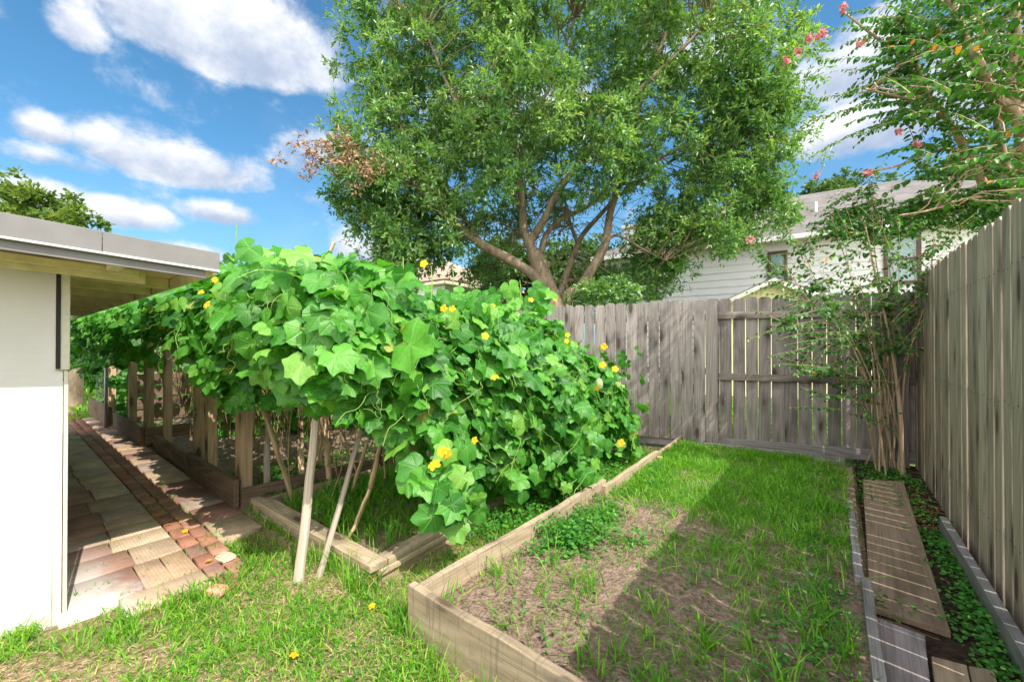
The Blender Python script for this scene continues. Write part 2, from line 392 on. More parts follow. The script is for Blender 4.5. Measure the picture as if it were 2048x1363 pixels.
def soil_sheet(x0, x1, y0, y1, base, skew=None):
    xs = np.arange(x0, x1+0.0299, 0.03); ys = np.arange(y0, y1+0.0299, 0.03)
    X, Y = np.meshgrid(xs, ys, indexing='ij'); Z = soil_z(X, Y, base)
    i = np.arange(X.size).reshape(X.shape)
    o = npmesh('soil', np.stack([X, Y, Z], -1).reshape(-1, 3), [np.stack([i[:-1,:-1], i[1:,:-1], i[1:,1:], i[:-1,1:]], -1).reshape(-1, 4)], M['soil'], smooth=True)
    tag(o, kind='structure'); return o
B3Z, B2Z, B1Z, STZ = 0.095, 0.045, 0.06, 0.0
soil_sheet(-1.60, 0.10, 1.30, 5.62, B3Z)
soil_sheet(-3.76, -2.16, 1.40, 5.3, B2Z)
soil_sheet(-9.2, -4.04, 1.34, 4.4, B1Z)
M['mulch'] = plain('dark mulch soil', (0.045,0.03,0.022), 0.95, 0.6, 40, 1.0, 0.1)
xs = np.arange(0.14, 0.70, 0.03); ys = np.arange(1.2, 6.5, 0.03); X, Y = np.meshgrid(xs, ys, indexing='ij')
i = np.arange(X.size).reshape(X.shape)
tag(npmesh('strip_soil', np.stack([X, Y, 0.012+(fbm(X, Y, 14, 3, 2)-.45)*0.02], -1).reshape(-1, 3), [np.stack([i[:-1,:-1], i[1:,:-1], i[1:,1:], i[:-1,1:]], -1).reshape(-1, 4)], M['mulch'], smooth=True), kind='structure')

# ------------------------------------------------------------------ paved path
m, nt, b, out = newmat('paving stone')
t_ = nd(nt, 'ShaderNodeTexCoord'); col = nd(nt, 'ShaderNodeAttribute', attribute_name='tile')
s1 = noise(nt, t_.outputs['Object'], 5, 7, 0.65); s2 = noise(nt, t_.outputs['Object'], 70, 4, 0.7)
c = mixc(nt, 1.0, col.outputs['Color'], ramp(nt, s1, [(0.25, (0.62,)*3), (0.75, (1.3,)*3)]), 'MULTIPLY')
c = mixc(nt, 1.0, c, ramp(nt, s2, [(0.3, (0.85,)*3), (0.7, (1.12,)*3)]), 'MULTIPLY')
# a faint basket-weave moulding on the broad stones
br = nd(nt, 'ShaderNodeTexBrick'); nt.links.new(t_.outputs['Object'], br.inputs['Vector']); br.inputs['Scale'].default_value = 1.0
br.inputs['Brick Width'].default_value = 0.036; br.inputs['Row Height'].default_value = 0.018; br.inputs['Mortar Size'].default_value = 0.0016
c = mixc(nt, mth(nt, 'MULTIPLY', mth(nt, 'MULTIPLY', br.outputs['Fac'], col.outputs['Alpha']), 0.35), c, (0.16,0.12,0.09))
sp = nd(nt, 'ShaderNodeSeparateXYZ'); nt.links.new(t_.outputs['Object'], sp.inputs[0])
ef = mth(nt, 'MULTIPLY', sstep(nt, mth(nt, 'ADD', sp.outputs[1], mth(nt, 'MULTIPLY', s1, 0.5)), 0.80, 0.58), sstep(nt, sp.outputs[0], -4.3, -3.0))
c = mixc(nt, mth(nt, 'MULTIPLY', ef, 0.9), c, (0.66,0.64,0.62))       # paler beside the shed wall towards the near end
nt.links.new(c, b.inputs['Base Color']); b.inputs['Roughness'].default_value = 0.85; b.inputs['Specular IOR Level'].default_value = 0.2
bump(nt, mth(nt, 'ADD', s2, s1), 0.35, 0.006, b)
M['paver'] = m
rp = random.Random(5)
V = []; Fq = []; C4 = []
tan_ = [(0.52,0.36,0.24),(0.55,0.39,0.27),(0.49,0.35,0.25),(0.60,0.45,0.32)]; red_ = [(0.34,0.19,0.145),(0.31,0.175,0.14),(0.38,0.22,0.165)]
gry_ = [(0.42,0.32,0.26),(0.45,0.34,0.28)]; brk_ = [(0.40,0.19,0.13),(0.36,0.17,0.12),(0.45,0.24,0.17),(0.34,0.20,0.16)]
def tile(x0, x1, y0, y1, colr, w, z=0.0):
    g = 0.003; z += rp.uniform(-0.003, 0.003)-0.006; t = [z+rp.uniform(-0.002, 0.002) for _ in range(4)]
    x0 += g; x1 -= g; y0 += g; y1 -= g; e = 0.003
    b0 = len(V)
    for (x, y) in ((x0,y0),(x1,y0),(x1,y1),(x0,y1)): V.append((x, y, -0.05))
    for (x, y), q in zip(((x0,y0),(x1,y0),(x1,y1),(x0,y1)), t): V.append((x, y, q+0.007))
    for (x, y), q in zip(((x0+e,y0+e),(x1-e,y0+e),(x1-e,y1-e),(x0+e,y1-e)), t): V.append((x, y, q+0.010))
    for r in (0, 4):
        for k in range(4): Fq.append((b0+r+k, b0+r+(k+1)%4, b0+r+4+(k+1)%4, b0+r+4+k))
    Fq.append((b0+8, b0+9, b0+10, b0+11))
    v = rp.uniform(0.85, 1.12)
    C4.extend([(colr[0]*v, colr[1]*v, colr[2]*v, w)]*12)
x = -2.85
row = 0
while x > -13:
    L = rp.choice([0.24, 0.30, 0.40, 0.40])
    if row == 0: tile(x-0.24, x, 0.42, 0.795, tan_[3], 0); L = 0.24
    else:
        sp_ = rp.uniform(0.46, 0.56)
        tile(x-L, x, 0.20, sp_, rp.choice(red_ + red_ + gry_ + tan_[:1]) if row > 1 else red_[0], 0)
        if rp.random() < 0.15: mid = sp_+0.13; tile(x-L, x, sp_, mid, rp.choice(tan_), 1); tile(x-L, x, mid, 0.795, rp.choice(tan_+gry_), 1)
        else: tile(x-L, x, sp_, 0.795, rp.choice(tan_+tan_+gry_), 1)
    x -= L; row += 1
for k in range(2):
    x = -2.72 - k*0.12
    while x > -13:
        L = 0.2; y0 = 0.80+k*0.098 + rp.uniform(-0.003, 0.003)
        tile(x-L, x, y0, y0+0.094, rp.choice(brk_), 0); x -= L
x = -3.45
while x > -10.9:
    L = rp.choice([0.3, 0.3, 0.4]); tile(x-L, x, 1.0, 1.275, rp.choice(tan_+gry_+red_[:2]), rp.choice([0, 1])); x -= L
o = npmesh('path', V, [np.array(Fq)], M['paver']); tag(o, kind='structure')
at = o.data.color_attributes.new('tile', 'FLOAT_COLOR', 'POINT'); at.data.foreach_set('color', np.array(C4, dtype=np.float32).ravel())
# loose brick ends beside the path
def brick(name, loc, rot, label, size=(0.19, 0.09, 0.055), colr=(0.55,0.27,0.19)):
    bm = bmesh.new(); bmesh.ops.create_cube(bm, size=1)
    bmesh.ops.scale(bm, vec=size, verts=bm.verts); bmesh.ops.bevel(bm, geom=bm.edges[:], offset=0.012, segments=3, affect='EDGES')
    for v in bm.verts: v.co += Vector((random.uniform(-1,1), random.uniform(-1,1), random.uniform(-1,1)))*0.0035
    me = bpy.data.meshes.new(name); bm.to_mesh(me); bm.free(); me.materials.append(plain(name+' clay', colr, 0.9, 0.25, 20, 0.5, 0.1))
    o = bpy.data.objects.new(name, me); o.location = loc; o.rotation_euler = (random.uniform(-.1,.1), random.uniform(-.1,.1), rot); link(o); tag(o, label, 'brick' if 'brick' in name else 'stone'); return o
p = G(437, 1172, 0.03); brick('brick_fragment', (p.x, p.y, 0.012), 0.5, 'small orange brick piece at the near end of the double brick line', (0.10,0.075,0.05), (0.62,0.33,0.22))
p = G(452, 1108, 0.03); brick('limestone_chunk', (p.x, p.y, 0.015), 0.2, 'pale cream stone slab lying in grass beside the brick line', (0.13,0.08,0.035), (0.55,0.48,0.35))

# ------------------------------------------------------------------ shed on the left
m, nt, b, out = newmat('painted shed panel')
t_ = nd(nt, 'ShaderNodeTexCoord'); sv = mapping(nt, t_.outputs['Object'], (1, 1.2, 60)); s1 = noise(nt, sv, 1.0, 6, 0.7); s2 = noise(nt, t_.outputs['Object'], 3, 5, 0.6)
sv3 = noise(nt, mapping(nt, t_.outputs['Object'], (1, 3, 22), (3,1,4)), 1.0, 3, 0.6)
c = ramp(nt, s2, [(0.3, (0.63,0.625,0.605)), (0.7, (0.69,0.685,0.665))])
c = mixc(nt, mth(nt, 'MULTIPLY', sstep(nt, s1, 0.60, 0.76), 0.40), c, (0.44,0.41,0.37))
sp = nd(nt, 'ShaderNodeSeparateXYZ'); nt.links.new(t_.outputs['Object'], sp.inputs[0])
c = mixc(nt, mth(nt, 'MULTIPLY', sstep(nt, mth(nt, 'ADD', sp.outputs[2], mth(nt, 'MULTIPLY', s2, 0.3)), 0.36, 0.14), 0.35), c, (0.42,0.36,0.29))
nt.links.new(c, b.inputs['Base Color']); b.inputs['Roughness'].default_value = 0.7; b.inputs['Specular IOR Level'].default_value = 0.25
bump(nt, mth(nt, 'ADD', mth(nt, 'MULTIPLY', s1, 0.5), sv3), 0.40, 0.005, b)
M['shed'] = m
M['trim'] = plain('cream trim paint', (0.62,0.60,0.50), 0.65, 0.10, 14, 0.25)
M['eave'] = plain('aged yellow cream eave paint', (0.78,0.72,0.48), 0.7, 0.16, 11, 0.3)
M['soffit'] = plain('tan soffit board', (0.74,0.60,0.40), 0.85, 0.16, 9, 0.35)
M['fascia'] = plain('galvanised grey fascia metal', (0.20,0.195,0.19), 0.55, 0.14, 5, 0.05, 0.3, 0.1)
M['drip'] = plain('white drip edge', (0.72,0.72,0.72), 0.5, 0.05)
M['roofing'] = plain('rolled roofing', (0.22,0.21,0.20), 0.95, 0.2, 30, 0.5)
M['darkgap'] = plain('dark caulk gap', (0.03,0.03,0.035), 0.9)
SX, SY = -3.15, 0.217
shed = thing('shed', 'cream painted garden shed with a low grey metal edged roof at the left', 'shed', (SX, SY, 0))
def S(name, fn, mat, bev=0.0, par=None):
    mb = MB(); fn(mb); off = Vector((SX, SY, 0)); mb.V = [tuple(Vector(v)-off) for v in mb.V]
    return mb.build(name, mat, par or shed, bevel=bev)
YB = -5.0; XB = -9.5
def rz(y): return 1.885 + (0.755-y)*0.048            # roof top height along the rake
def wallf(mb):
    mb.box((SX-0.09, YB, -0.05), (SX, SY-0.002, 1.80)); mb.box((XB, SY-0.09, -0.05), (SX-0.091, SY-0.002, 1.80))
    mb.prism([(SX-0.09, YB, 1.80), (SX-0.09, SY-0.002, 1.80), (SX-0.09, SY-0.002, 1.82), (SX-0.09, YB, rz(YB)-0.09)], (0.088, 0, 0))
S('wall', wallf, M['shed'])
def lower(mb):                       # lower lap sheet, slightly proud
    mb.box((SX, YB, -0.05), (SX+0.012, SY-0.035, 0.335)); 
S('skirt_board', lower, M['shed'], 0.004)
S('corner_trim', lambda mb: (mb.box((SX, SY-0.030, 1.265), (SX+0.020, SY+0.022, 1.795)), mb.box((SX-0.02, SY+0.002, 0.0), (SX+0.008, SY+0.018, 1.262))), M['trim'], 0.003)
S('corner_gap', lambda mb: mb.box((SX+0.0205, SY-0.029, 1.27), (SX+0.023, SY-0.012, 1.79)), M['darkgap'])
# frieze boards under the eave, at the wall and half way out
def bar_y(mb, x0, x1, y0, y1, dz0, dz1):
    mb.prism([(x0, y0, rz(y0)+dz0), (x0, y1, rz(y1)+dz0), (x0, y1, rz(y1)+dz1), (x0, y0, rz(y0)+dz1)], (x1-x0, 0, 0))
S('frieze_board', lambda mb: bar_y(mb, SX+0.003, SX+0.045, YB, 0.53, -0.155, -0.085), M['eave'], 0.004)
S('ledger_board', lambda mb: bar_y(mb, SX+0.048, SX+0.075, YB, 0.50, -0.125, -0.088), M['eave'], 0.004)
S('outer_rafter', lambda mb: bar_y(mb, -2.725, -2.69, YB, 0.68, -0.125, -0.045), M['eave'], 0.004)
def soff(mb): bar_y(mb, XB, -2.66, YB, 0.73, -0.045, -0.022)
S('soffit', soff, M['soffit'])
S('roof', lambda mb: bar_y(mb, XB-0.05, -2.652, YB-0.05, 0.75, -0.020, 0.004), M['roofing'])
def fas(mb):
    bar_y(mb, -2.662, -2.648, YB, 0.30, -0.082, 0.012); bar_y(mb, -2.6625, -2.646, 0.302, 0.757, -0.084, 0.010)
S('fascia', fas, M['fascia'], 0.002)
S('drip_edge', lambda mb: bar_y(mb, -2.668, -2.640, YB, 0.758, -0.094, -0.0845), M['drip'])
S('side_fascia', lambda mb: mb.box((XB, 0.735, 1.775), (-2.67, 0.755, 1.875)), M['eave'], 0.003)
S('nailer', lambda mb: bar_y(mb, -2.688, -2.668, YB, 0.70, -0.135, -0.095), M['fascia'])
k = 0
for x in (-3.62, -4.15, -4.75, -5.35, -5.95, -6.6, -7.3, -8.0):
    S('rafter_tail', lambda mb: bar_y(mb, x, x+0.045, SY+0.004, 0.73, -0.115, -0.046), M['eave'], 0.003)
S('lookout', lambda mb: (mb.box((-3.04, 0.36, 1.79), (-2.728, 0.41, 1.85)),), M['eave'], 0.003)
S('blocking', lambda mb: mb.box((-5.6, SY+0.004, 1.66), (-4.3, SY+0.06, 1.768)), M['eave'], 0.003)

# ------------------------------------------------------------------ fences
def picket(parent, p, h, w, t, yaw, mat, tilt=0.0, pool={}, ear=True, z0=0.0):
    """dog-eared board, local x across, z up"""
    pr = parent.location
    c = 0.026; o_ = []
    wob = random.uniform(-0.004, 0.004)
    prof = [(-w/2, z0), (w/2, z0), (w/2+wob*0.4, h-c), (w/2-c, h), (-w/2+c, h), (-w/2+wob, h-c)]
    V = []; n = 6
    for s in (-t/2, t/2):
        for (x, z) in prof: V.append((x, s, z))
    Fs = [(0,1,2,3,4,5), (11,10,9,8,7,6)] + [((i+1)%6, i, 6+i, 6+(i+1)%6) for i in range(6)]
    o = pydata('picket', V, Fs, mat, parent)
    o.location = Vector((p[0], p[1], 0)) - Vector((pr.x, pr.y, 0)); o.rotation_euler = (0, tilt, yaw)
    mod = o.modifiers.new('bevel', 'BEVEL'); mod.width = 0.0025; mod.segments = 1; mod.limit_method = 'ANGLE'
    return o
def board(name, p0, p1, hgt, th, mat, parent=None, roll=0.0, bev=0.004, warp=0.004, yaw_only=False):
    """straight board from p0 to p1; local x along it, y its thickness, z its height; p = bottom centre line"""
    p0 = Vector(p0); p1 = Vector(p1); d = p1-p0; L = d.length; n = max(2, int(L/0.18)); V = []
    rr = random.Random(int(abs(p0.x*991+p0.y*77+p1.x*13+hgt*1e4)))
    for i in range(n+1):
        x = L*i/n; wz = rr.uniform(-1, 1)*warp; wy = rr.uniform(-1, 1)*warp*0.7
        for (y, z) in ((-th/2, 0), (th/2, 0), (th/2, hgt), (-th/2, hgt)): V.append((x, y+wy, z+wz*(1 if z else 0)))
    Fs = []
    for i in range(n):
        for k in range(4): Fs.append((i*4+k, (i+1)*4+k, (i+1)*4+(k+1)%4, i*4+(k+1)%4))
    Fs.append((0,1,2,3)); Fs.append((n*4+3, n*4+2, n*4+1, n*4))
    o = pydata(name, V, Fs, mat, parent)
    off = parent.location if parent else Vector((0,0,0))
    q = Vector((1,0,0)).rotation_difference(d.normalized())
    yaw = math.atan2(d.y, d.x); pit = -math.atan2(d.z, math.hypot(d.x, d.y))
    o.rotation_euler = (Matrix.Rotation(yaw, 3, 'Z') @ Matrix.Rotation(pit, 3, 'Y') @ Matrix.Rotation(roll, 3, 'X')).to_euler()
    o.location = p0-off
    if bev:
        mod = o.modifiers.new('bevel', 'BEVEL'); mod.width = bev; mod.segments = 2; mod.limit_method = 'ANGLE'; mod.angle_limit = R(50)
    return o
# right fence
rf = thing('wooden_fence', 'tall olive-grey picket fence running along the right side of the plank walk', 'fence', (0.68, 6.4, 0))
y = 6.40; k = 0
while y > -1.2:
    w = random.uniform(0.134, 0.142); hh = 2.13 - 0.012*(6.4-y) + random.uniform(-0.014, 0.014)
    picket(rf, (0.688+random.uniform(-0.004, 0.004), y, 0), hh, w, 0.017, R(90)+random.uniform(-0.02, 0.02), M['picket_right'], random.uniform(-0.0022, 0.0022), z0=-0.03)
    y -= w + random.choice([0.009, 0.012, 0.015, 0.018])
nb = MB()
for o in [c_ for c_ in rf.children if c_.name.startswith('picket')]:
    for z in (0.39, 1.09, 1.79):
        for q in (-0.032, 0.034):
            cx_ = o.location.x+0.68-0.0095; cy_ = o.location.y+6.4+q+random.uniform(-.006, .006); cz_ = z+random.uniform(-.012, .012); rr_ = 0.0035
            nb.prism([(cx_, cy_+math.cos(k_*math.pi/3)*rr_, cz_+math.sin(k_*math.pi/3)*rr_) for k_ in range(6)], (-0.0022, 0, 0))
nb.V = [(a_-0.68, b_-6.4, c_) for a_, b_, c_ in nb.V]
tag(nb.build('nails', plain('rusty nail', (0.07,0.045,0.03), 0.6), rf), kind='stuff')
for z in (0.35, 1.05, 1.75): board('rail', (0.722, -1.2, z), (0.722, 6.4, z), 0.085, 0.038, M['rail'], rf)
for yy in (6.3, 3.9, 1.5, -0.9): board('post', (0.79, yy, 0), (0.79, yy, 1.95), 0.09, 0.09, M['post'], rf)
# back fence: line from the corner going left
FC = Vector((0.66, 6.455, 0)); FD = Vector((-0.9555, -0.295, 0)); FN = Vector((0.295, -0.9555, 0))    # FN points to the garden
fyaw = math.atan2(FD.y, FD.x)
bf = thing('wooden_fence', 'grey back fence section showing its rails behind the corner shrub', 'fence', FC)
s_gate = None
def fpt(s, off=0.0, z=0.0): return FC + FD*s + FN*off + Vector((0,0,z))
# distance along the fence of photo column 1432
def fence_s(px):
    lo, hi = 0, 14
    r = Vector(W((px-CX)/F, 1.0)); r.z = 0
    # solve t*r = FC + FD*s
    det = r.x*(-FD.y) - r.y*(-FD.x); t = (FC.x*(-FD.y) - FC.y*(-FD.x))/det
    s = (r.x*FC.y - r.y*FC.x)/det
    q = (t*r - FC); return q.dot(FD)
SG = fence_s(1434)
s = -0.045; k = 0
while s < SG-0.02:
    w = random.uniform(0.132, 0.140); p = fpt(s+w/2, 0.0)
    picket(bf, p, 1.985+random.uniform(-0.012, 0.012), w, 0.016, fyaw+random.uniform(-.01, .01), M['picket_back'], random.uniform(-0.004, 0.004), z0=0.14)
    s += w + random.choice([0.005, 0.008, 0.011, 0.013])
for z in (0.93, 1.72): board('rail', fpt(-0.02, 0.028, z), fpt(SG+0.05, 0.028, z), 0.085, 0.036, M['rail'], bf)
board('kick_board', fpt(-0.02, 0.030, 0.05), fpt(SG+0.03, 0.030, 0.055), 0.125, 0.036, M['bed_grey'], bf)
board('post', fpt(0.06, 0.055, 0), fpt(0.06, 0.055, 1.9), 0.085, 0.085, M['rail'], bf)
bl = thing('wooden_fence', 'sunlit grey back fence section with pickets facing the garden, left of the rails', 'fence', fpt(SG+0.01))
s = SG+0.0; k = 0
while s < 12.5:
    w = random.uniform(0.132, 0.140); p = fpt(s+w/2, 0.072)
    hh = 1.985+random.uniform(-0.012, 0.012) - 0.02*(s-SG)
    picket(bl, p, hh, w, 0.016, fyaw+random.uniform(-.012, .012), M['picket_back'], random.uniform(-0.005, 0.005), z0=0.045 if k < 2 else 0.13)
    s += w + random.choice([0.004, 0.008, 0.011]); k += 1
for z in (0.35, 1.0, 1.7): board('rail', fpt(SG+0.06, 0.044, z), fpt(12.5, 0.044, z-0.02), 0.085, 0.036, M['rail'], bl)
board('kick_board', fpt(SG+0.27, 0.040, 0.035), fpt(8.5, 0.040, 0.03), 0.105, 0.036, M['bed_grey'], bl)

# ------------------------------------------------------------------ raised beds
b3 = thing('raised_bed', 'large raised bed of weathered boards with bare soil and grass, right of the vine', 'garden bed', (-1.62, 1.27, 0))
ang = 0.012
board('side_board', (-1.62, 1.30, -0.02), (-1.60, 3.30, -0.01), 0.23, 0.04, M['bed_light'], b3, warp=0.006)
board('side_board', (-1.565, 3.22, 0.0), (-1.60, 4.65, 0.01), 0.19, 0.04, M['bed_light'], b3, warp=0.006)
board('side_board', (-1.60, 4.66, 0.0), (-1.62, 5.75, 0.02), 0.17, 0.04, M['bed_light'], b3)
board('front_board', (-1.645, 1.275, -0.02), (0.30, 1.262, -0.02), 0.245, 0.042, M['bed_light'], b3, warp=0.005)
board('back_board', (-1.62, 5.56, 0.0), (0.05, 5.86, 0.0), 0.145, 0.04, M['bed_grey'], b3)
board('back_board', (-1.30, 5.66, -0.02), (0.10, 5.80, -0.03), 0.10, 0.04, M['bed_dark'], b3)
for (x, y, z) in ((-1.555, 3.30, 0.16), (-1.52, 4.55, 0.16), (-1.655, 2.45, 0.10)): board('corner_stake', (x, y, -0.05), (x, y, z), 0.045, 0.05, M['post'], b3)
# right edging: two boards with stakes
board('edge_board', (0.125, 0.9, 0.0), (0.112, 2.95, 0.0), 0.135, 0.042, M['bed_grey'], b3, warp=0.003)
board('edge_board', (0.085, 2.95, 0.0), (0.068, 4.35, 0.0), 0.125, 0.042, M['bed_grey'], b3)
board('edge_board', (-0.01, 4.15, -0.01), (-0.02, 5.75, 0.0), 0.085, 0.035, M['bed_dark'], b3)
for (x, y) in ((0.055, 2.05), (0.035, 3.0)): board('edge_stake', (x, y, -0.05), (x, y, 0.115), 0.06, 0.055, M['bed_dark'], b3)

b2 = thing('raised_bed', 'low raised bed of stacked pale timbers under the vine where the front stakes lean', 'garden bed', (-2.11, 1.357, 0))
def timber(name, p0, p1, z, h, t, mat): return board(name, (p0[0], p0[1], z), (p1[0], p1[1], z), h, t, mat, b2, warp=0.003)
A0 = (-3.78, 1.375); A1 = (-2.13, 1.395)
timber('timber', (-3.80, 1.36), (-2.16, 1.385), -0.03, 0.072, 0.075, M['bed_light'])
timber('timber', (-3.79, 1.365), (-2.17, 1.392), 0.0435, 0.036, 0.085, M['bed_light'])
timber('timber', (-3.82, 1.375), (-2.105, 1.40), 0.081, 0.040, 0.115, M['bed_light'])
timber('timber', (-2.16, 1.43), (-2.22, 2.60), -0.03, 0.072, 0.07, M['bed_light'])
timber('timber', (-2.13, 1.40), (-2.20, 2.35), 0.0435, 0.036, 0.075, M['bed_light'])
timber('timber', (-2.155, 1.462), (-2.225, 2.45), 0.081, 0.040, 0.10, M['bed_light'])
timber('timber', (-2.24, 2.50), (-2.30, 4.2), 0.0, 0.095, 0.07, M['bed_light'])
timber('timber', (-3.79, 1.435), (-3.76, 3.6), 0.0, 0.10, 0.045, M['bed_light'])

b1 = thing('raised_bed', 'dark plank raised bed beside the paved path under the vine', 'garden bed', (-4.0, 1.29, 0))
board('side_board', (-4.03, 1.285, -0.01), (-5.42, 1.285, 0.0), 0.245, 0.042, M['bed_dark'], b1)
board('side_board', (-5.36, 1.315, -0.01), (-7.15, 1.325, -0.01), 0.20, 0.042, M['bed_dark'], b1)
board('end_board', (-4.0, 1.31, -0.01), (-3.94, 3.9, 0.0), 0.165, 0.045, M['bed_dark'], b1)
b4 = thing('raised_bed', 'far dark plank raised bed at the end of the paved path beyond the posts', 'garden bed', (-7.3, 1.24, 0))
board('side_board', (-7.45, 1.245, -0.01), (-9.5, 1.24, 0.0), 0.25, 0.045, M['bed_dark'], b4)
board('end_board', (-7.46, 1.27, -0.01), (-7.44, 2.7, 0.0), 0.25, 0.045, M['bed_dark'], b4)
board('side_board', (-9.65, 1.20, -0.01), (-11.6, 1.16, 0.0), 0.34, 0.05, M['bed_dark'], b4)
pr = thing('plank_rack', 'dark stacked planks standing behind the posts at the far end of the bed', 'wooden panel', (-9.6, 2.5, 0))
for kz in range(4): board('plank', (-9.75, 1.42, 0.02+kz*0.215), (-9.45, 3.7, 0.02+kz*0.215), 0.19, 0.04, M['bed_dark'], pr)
for yy in (1.7, 3.3): board('upright', (-9.80, yy, 0), (-9.80, yy, 1.0), 0.07, 0.05, M['bed_dark'], pr)

# ------------------------------------------------------------------ walking planks on the right
def slab(name, pts, z0, z1, mat, label):
    c = sum((Vector(p) for p in pts), Vector())/len(pts); c.z = 0
    ax = (Vector(pts[0])-Vector(pts[1])); ya = math.atan2(ax.y, ax.x)
    Mi = Matrix.Rotation(-ya, 3, 'Z'); n = len(pts)
    V = [Mi @ (Vector((p[0], p[1], z0+random.uniform(-.002,.002))) - c) for p in pts] + [Mi @ (Vector((p[0], p[1], z1+random.uniform(-.003,.003))) - c) for p in pts]
    Fs = [tuple(range(n-1,-1,-1)), tuple(range(n, 2*n))] + [(i, (i+1)%n, n+(i+1)%n, n+i) for i in range(n)]
    bm = bmesh.new(); vs = [bm.verts.new(v) for v in V]
    for f in Fs: bm.faces.new([vs[i] for i in f])
    bmesh.ops.recalc_face_normals(bm, faces=bm.faces[:]); me = bpy.data.meshes.new(name); bm.to_mesh(me); bm.free(); me.materials.append(mat)
    o = bpy.data.objects.new(name, me); o.location = c; o.rotation_euler = (0, 0, ya); link(o)
    mod = o.modifiers.new('bevel', 'BEVEL'); mod.width = 0.004; mod.segments = 2
    return tag(o, label, 'plank', 'planks laid as a walk beside the right fence')
q = [G(1724, 958, .05), G(1805, 962, .05), G(1898, 1260, .05), G(1737, 1208, .05)]
slab('walking_plank', [q[3], q[0], q[1], q[2]], 0.016, 0.052, M['plank_tan'], 'long tan walking plank crossed by many sun stripes, farthest in the walk')
q = [G(1747, 1231, .05), G(1846, 1268, .05), G(1868, 1480, .05), G(1757, 1480, .05)]
slab('walking_plank', [q[3], q[0], q[1], q[2]], 0.016, 0.052, M['plank_grey'], 'greyish purple walking plank with a slanted end in front of the long tan plank')
q = [G(1858, 1306, .05), G(1929, 1324, .05), G(1960, 1480, .05), G(1880, 1480, .05)]
slab('walking_plank', [q[3], q[0], q[1], q[2]], 0.014, 0.048, M['plank_tan'], 'short yellowish walking plank at the bottom edge beside the grey plank')
q = [G(1932, 1325, .05), G(1982, 1335, .05), G(2030, 1480, .05), G(1964, 1480, .05)]
slab('walking_plank', [q[3], q[0], q[1], q[2]], 0.014, 0.048, M['plank_tan'], 'rightmost yellowish walking plank touching the base board of the fence')
kb = board('base_board', (0.617, 0.8, 0.0), (0.603, 4.35, 0.0), 0.125, 0.045, M['bed_grey'])
tag(kb, 'grey board on edge along the foot of the right fence', 'board')

# ------------------------------------------------------------------ trellis posts and stakes
GP = 'posts and stakes holding up the vine'
def post(px, py, w, d, h, label, mat='post', lean=(0, 0), base=None, name='wooden_post'):
    p = G(px, py, 0.03) if base is None else Vector(base)
    n = 5
    V = []
    for i in range(n+1):
        z = -0.05 + (h+0.05)*i/n; j = [random.uniform(-.002, .002) for _ in range(2)]
        for (x, y) in ((-w/2,-d/2),(w/2,-d/2),(w/2,d/2),(-w/2,d/2)): V.append((x+j[0], y+j[1], z))
    Fs = []
    for i in range(n):
        for k in range(4): Fs.append((i*4+k, i*4+(k+1)%4, (i+1)*4+(k+1)%4, (i+1)*4+k))
    Fs += [(3,2,1,0), (n*4, n*4+1, n*4+2, n*4+3)]
    o = pydata(name, V, Fs, M[mat]); o.location = p; o.rotation_euler = (lean[0], lean[1], random.uniform(-.12, .12))
    mod = o.modifiers.new('bevel', 'BEVEL'); mod.width = 0.004; mod.segments = 2; mod.limit_method = 'ANGLE'
    tag(o, label, 'post', GP); return o
post(0, 0, 0.115, 0.095, 1.75, 'thick tan post at the near corner of the dark plank bed', base=(-4.13, 1.37, 0))
post(0, 0, 0.10, 0.085, 1.8, 'brown dark-footed post, right one of the pair midway along the dark bed', base=(-5.20, 1.42, 0), lean=(0, -0.02))
post(0, 0, 0.11, 0.085, 1.85, 'tall bold-grained post, left one of the pair midway along the dark bed', base=(-5.62, 1.42, 0), lean=(0, -0.04))
post(0, 0, 0.115, 0.085, 1.8, 'greenish tan post, right one of the pair at the gap between the two dark beds', base=(-6.98, 1.42, 0))
post(0, 0, 0.115, 0.085, 1.8, 'greenish tan post, left one of the pair at the gap between two dark beds', base=(-7.55, 1.33, 0))
post(0, 0, 0.13, 0.085, 1.8, 'brown post with a pale edge beside the grey metal pole', base=(-8.85, 1.36, 0))
post(0, 0, 0.16, 0.10, 1.75, 'farthest dark brown post behind the wire mesh', base=(-10.5, 1.32, 0))
post(0, 0, 0.12, 0.09, 1.6, 'dark brown post farther back inside the dark plank bed', base=(-5.1, 2.5, 0))
post(0, 0, 0.10, 0.08, 1.6, 'dim brown post deep inside the bed behind the near corner post', base=(-4.5, 2.2, 0))
def stake(p0, p1, r, label, mat='stake_pale', flat=0.6):
    p0 = Vector(p0); p1 = Vector(p1); d = p1-p0; L = d.length
    V = []; n = 8
    for i in range(n+1):
        z = L*i/n; jx, jy = random.uniform(-.004, .004), random.uniform(-.004, .004); rr = r*(1.05-0.2*i/n)
        for k in range(6):
            a = 2*math.pi*k/6+0.3; V.append((math.cos(a)*rr+jx, math.sin(a)*rr*flat+jy, z))
    Fs = [(i*6+k, i*6+(k+1)%6, (i+1)*6+(k+1)%6, (i+1)*6+k) for i in range(n) for k in range(6)] + [tuple(range(5,-1,-1)), tuple(n*6+k for k in range(6))]
    o = pydata('wooden_stake', V, Fs, M[mat]); o.location = p0; o.rotation_mode = 'QUATERNION'; o.rotation_quaternion = d.to_track_quat('Z', 'Y')
    mod = o.modifiers.new('bevel', 'BEVEL'); mod.width = 0.003; mod.segments = 1; mod.limit_method = 'ANGLE'
    tag(o, label, 'stake', GP); return o
g0 = G(598, 1160); stake((g0.x, g0.y, -0.04), D(640, 760, 2.78), 0.030, 'pale peeling stake planted outside the low timber bed, leftmost of the front stakes')
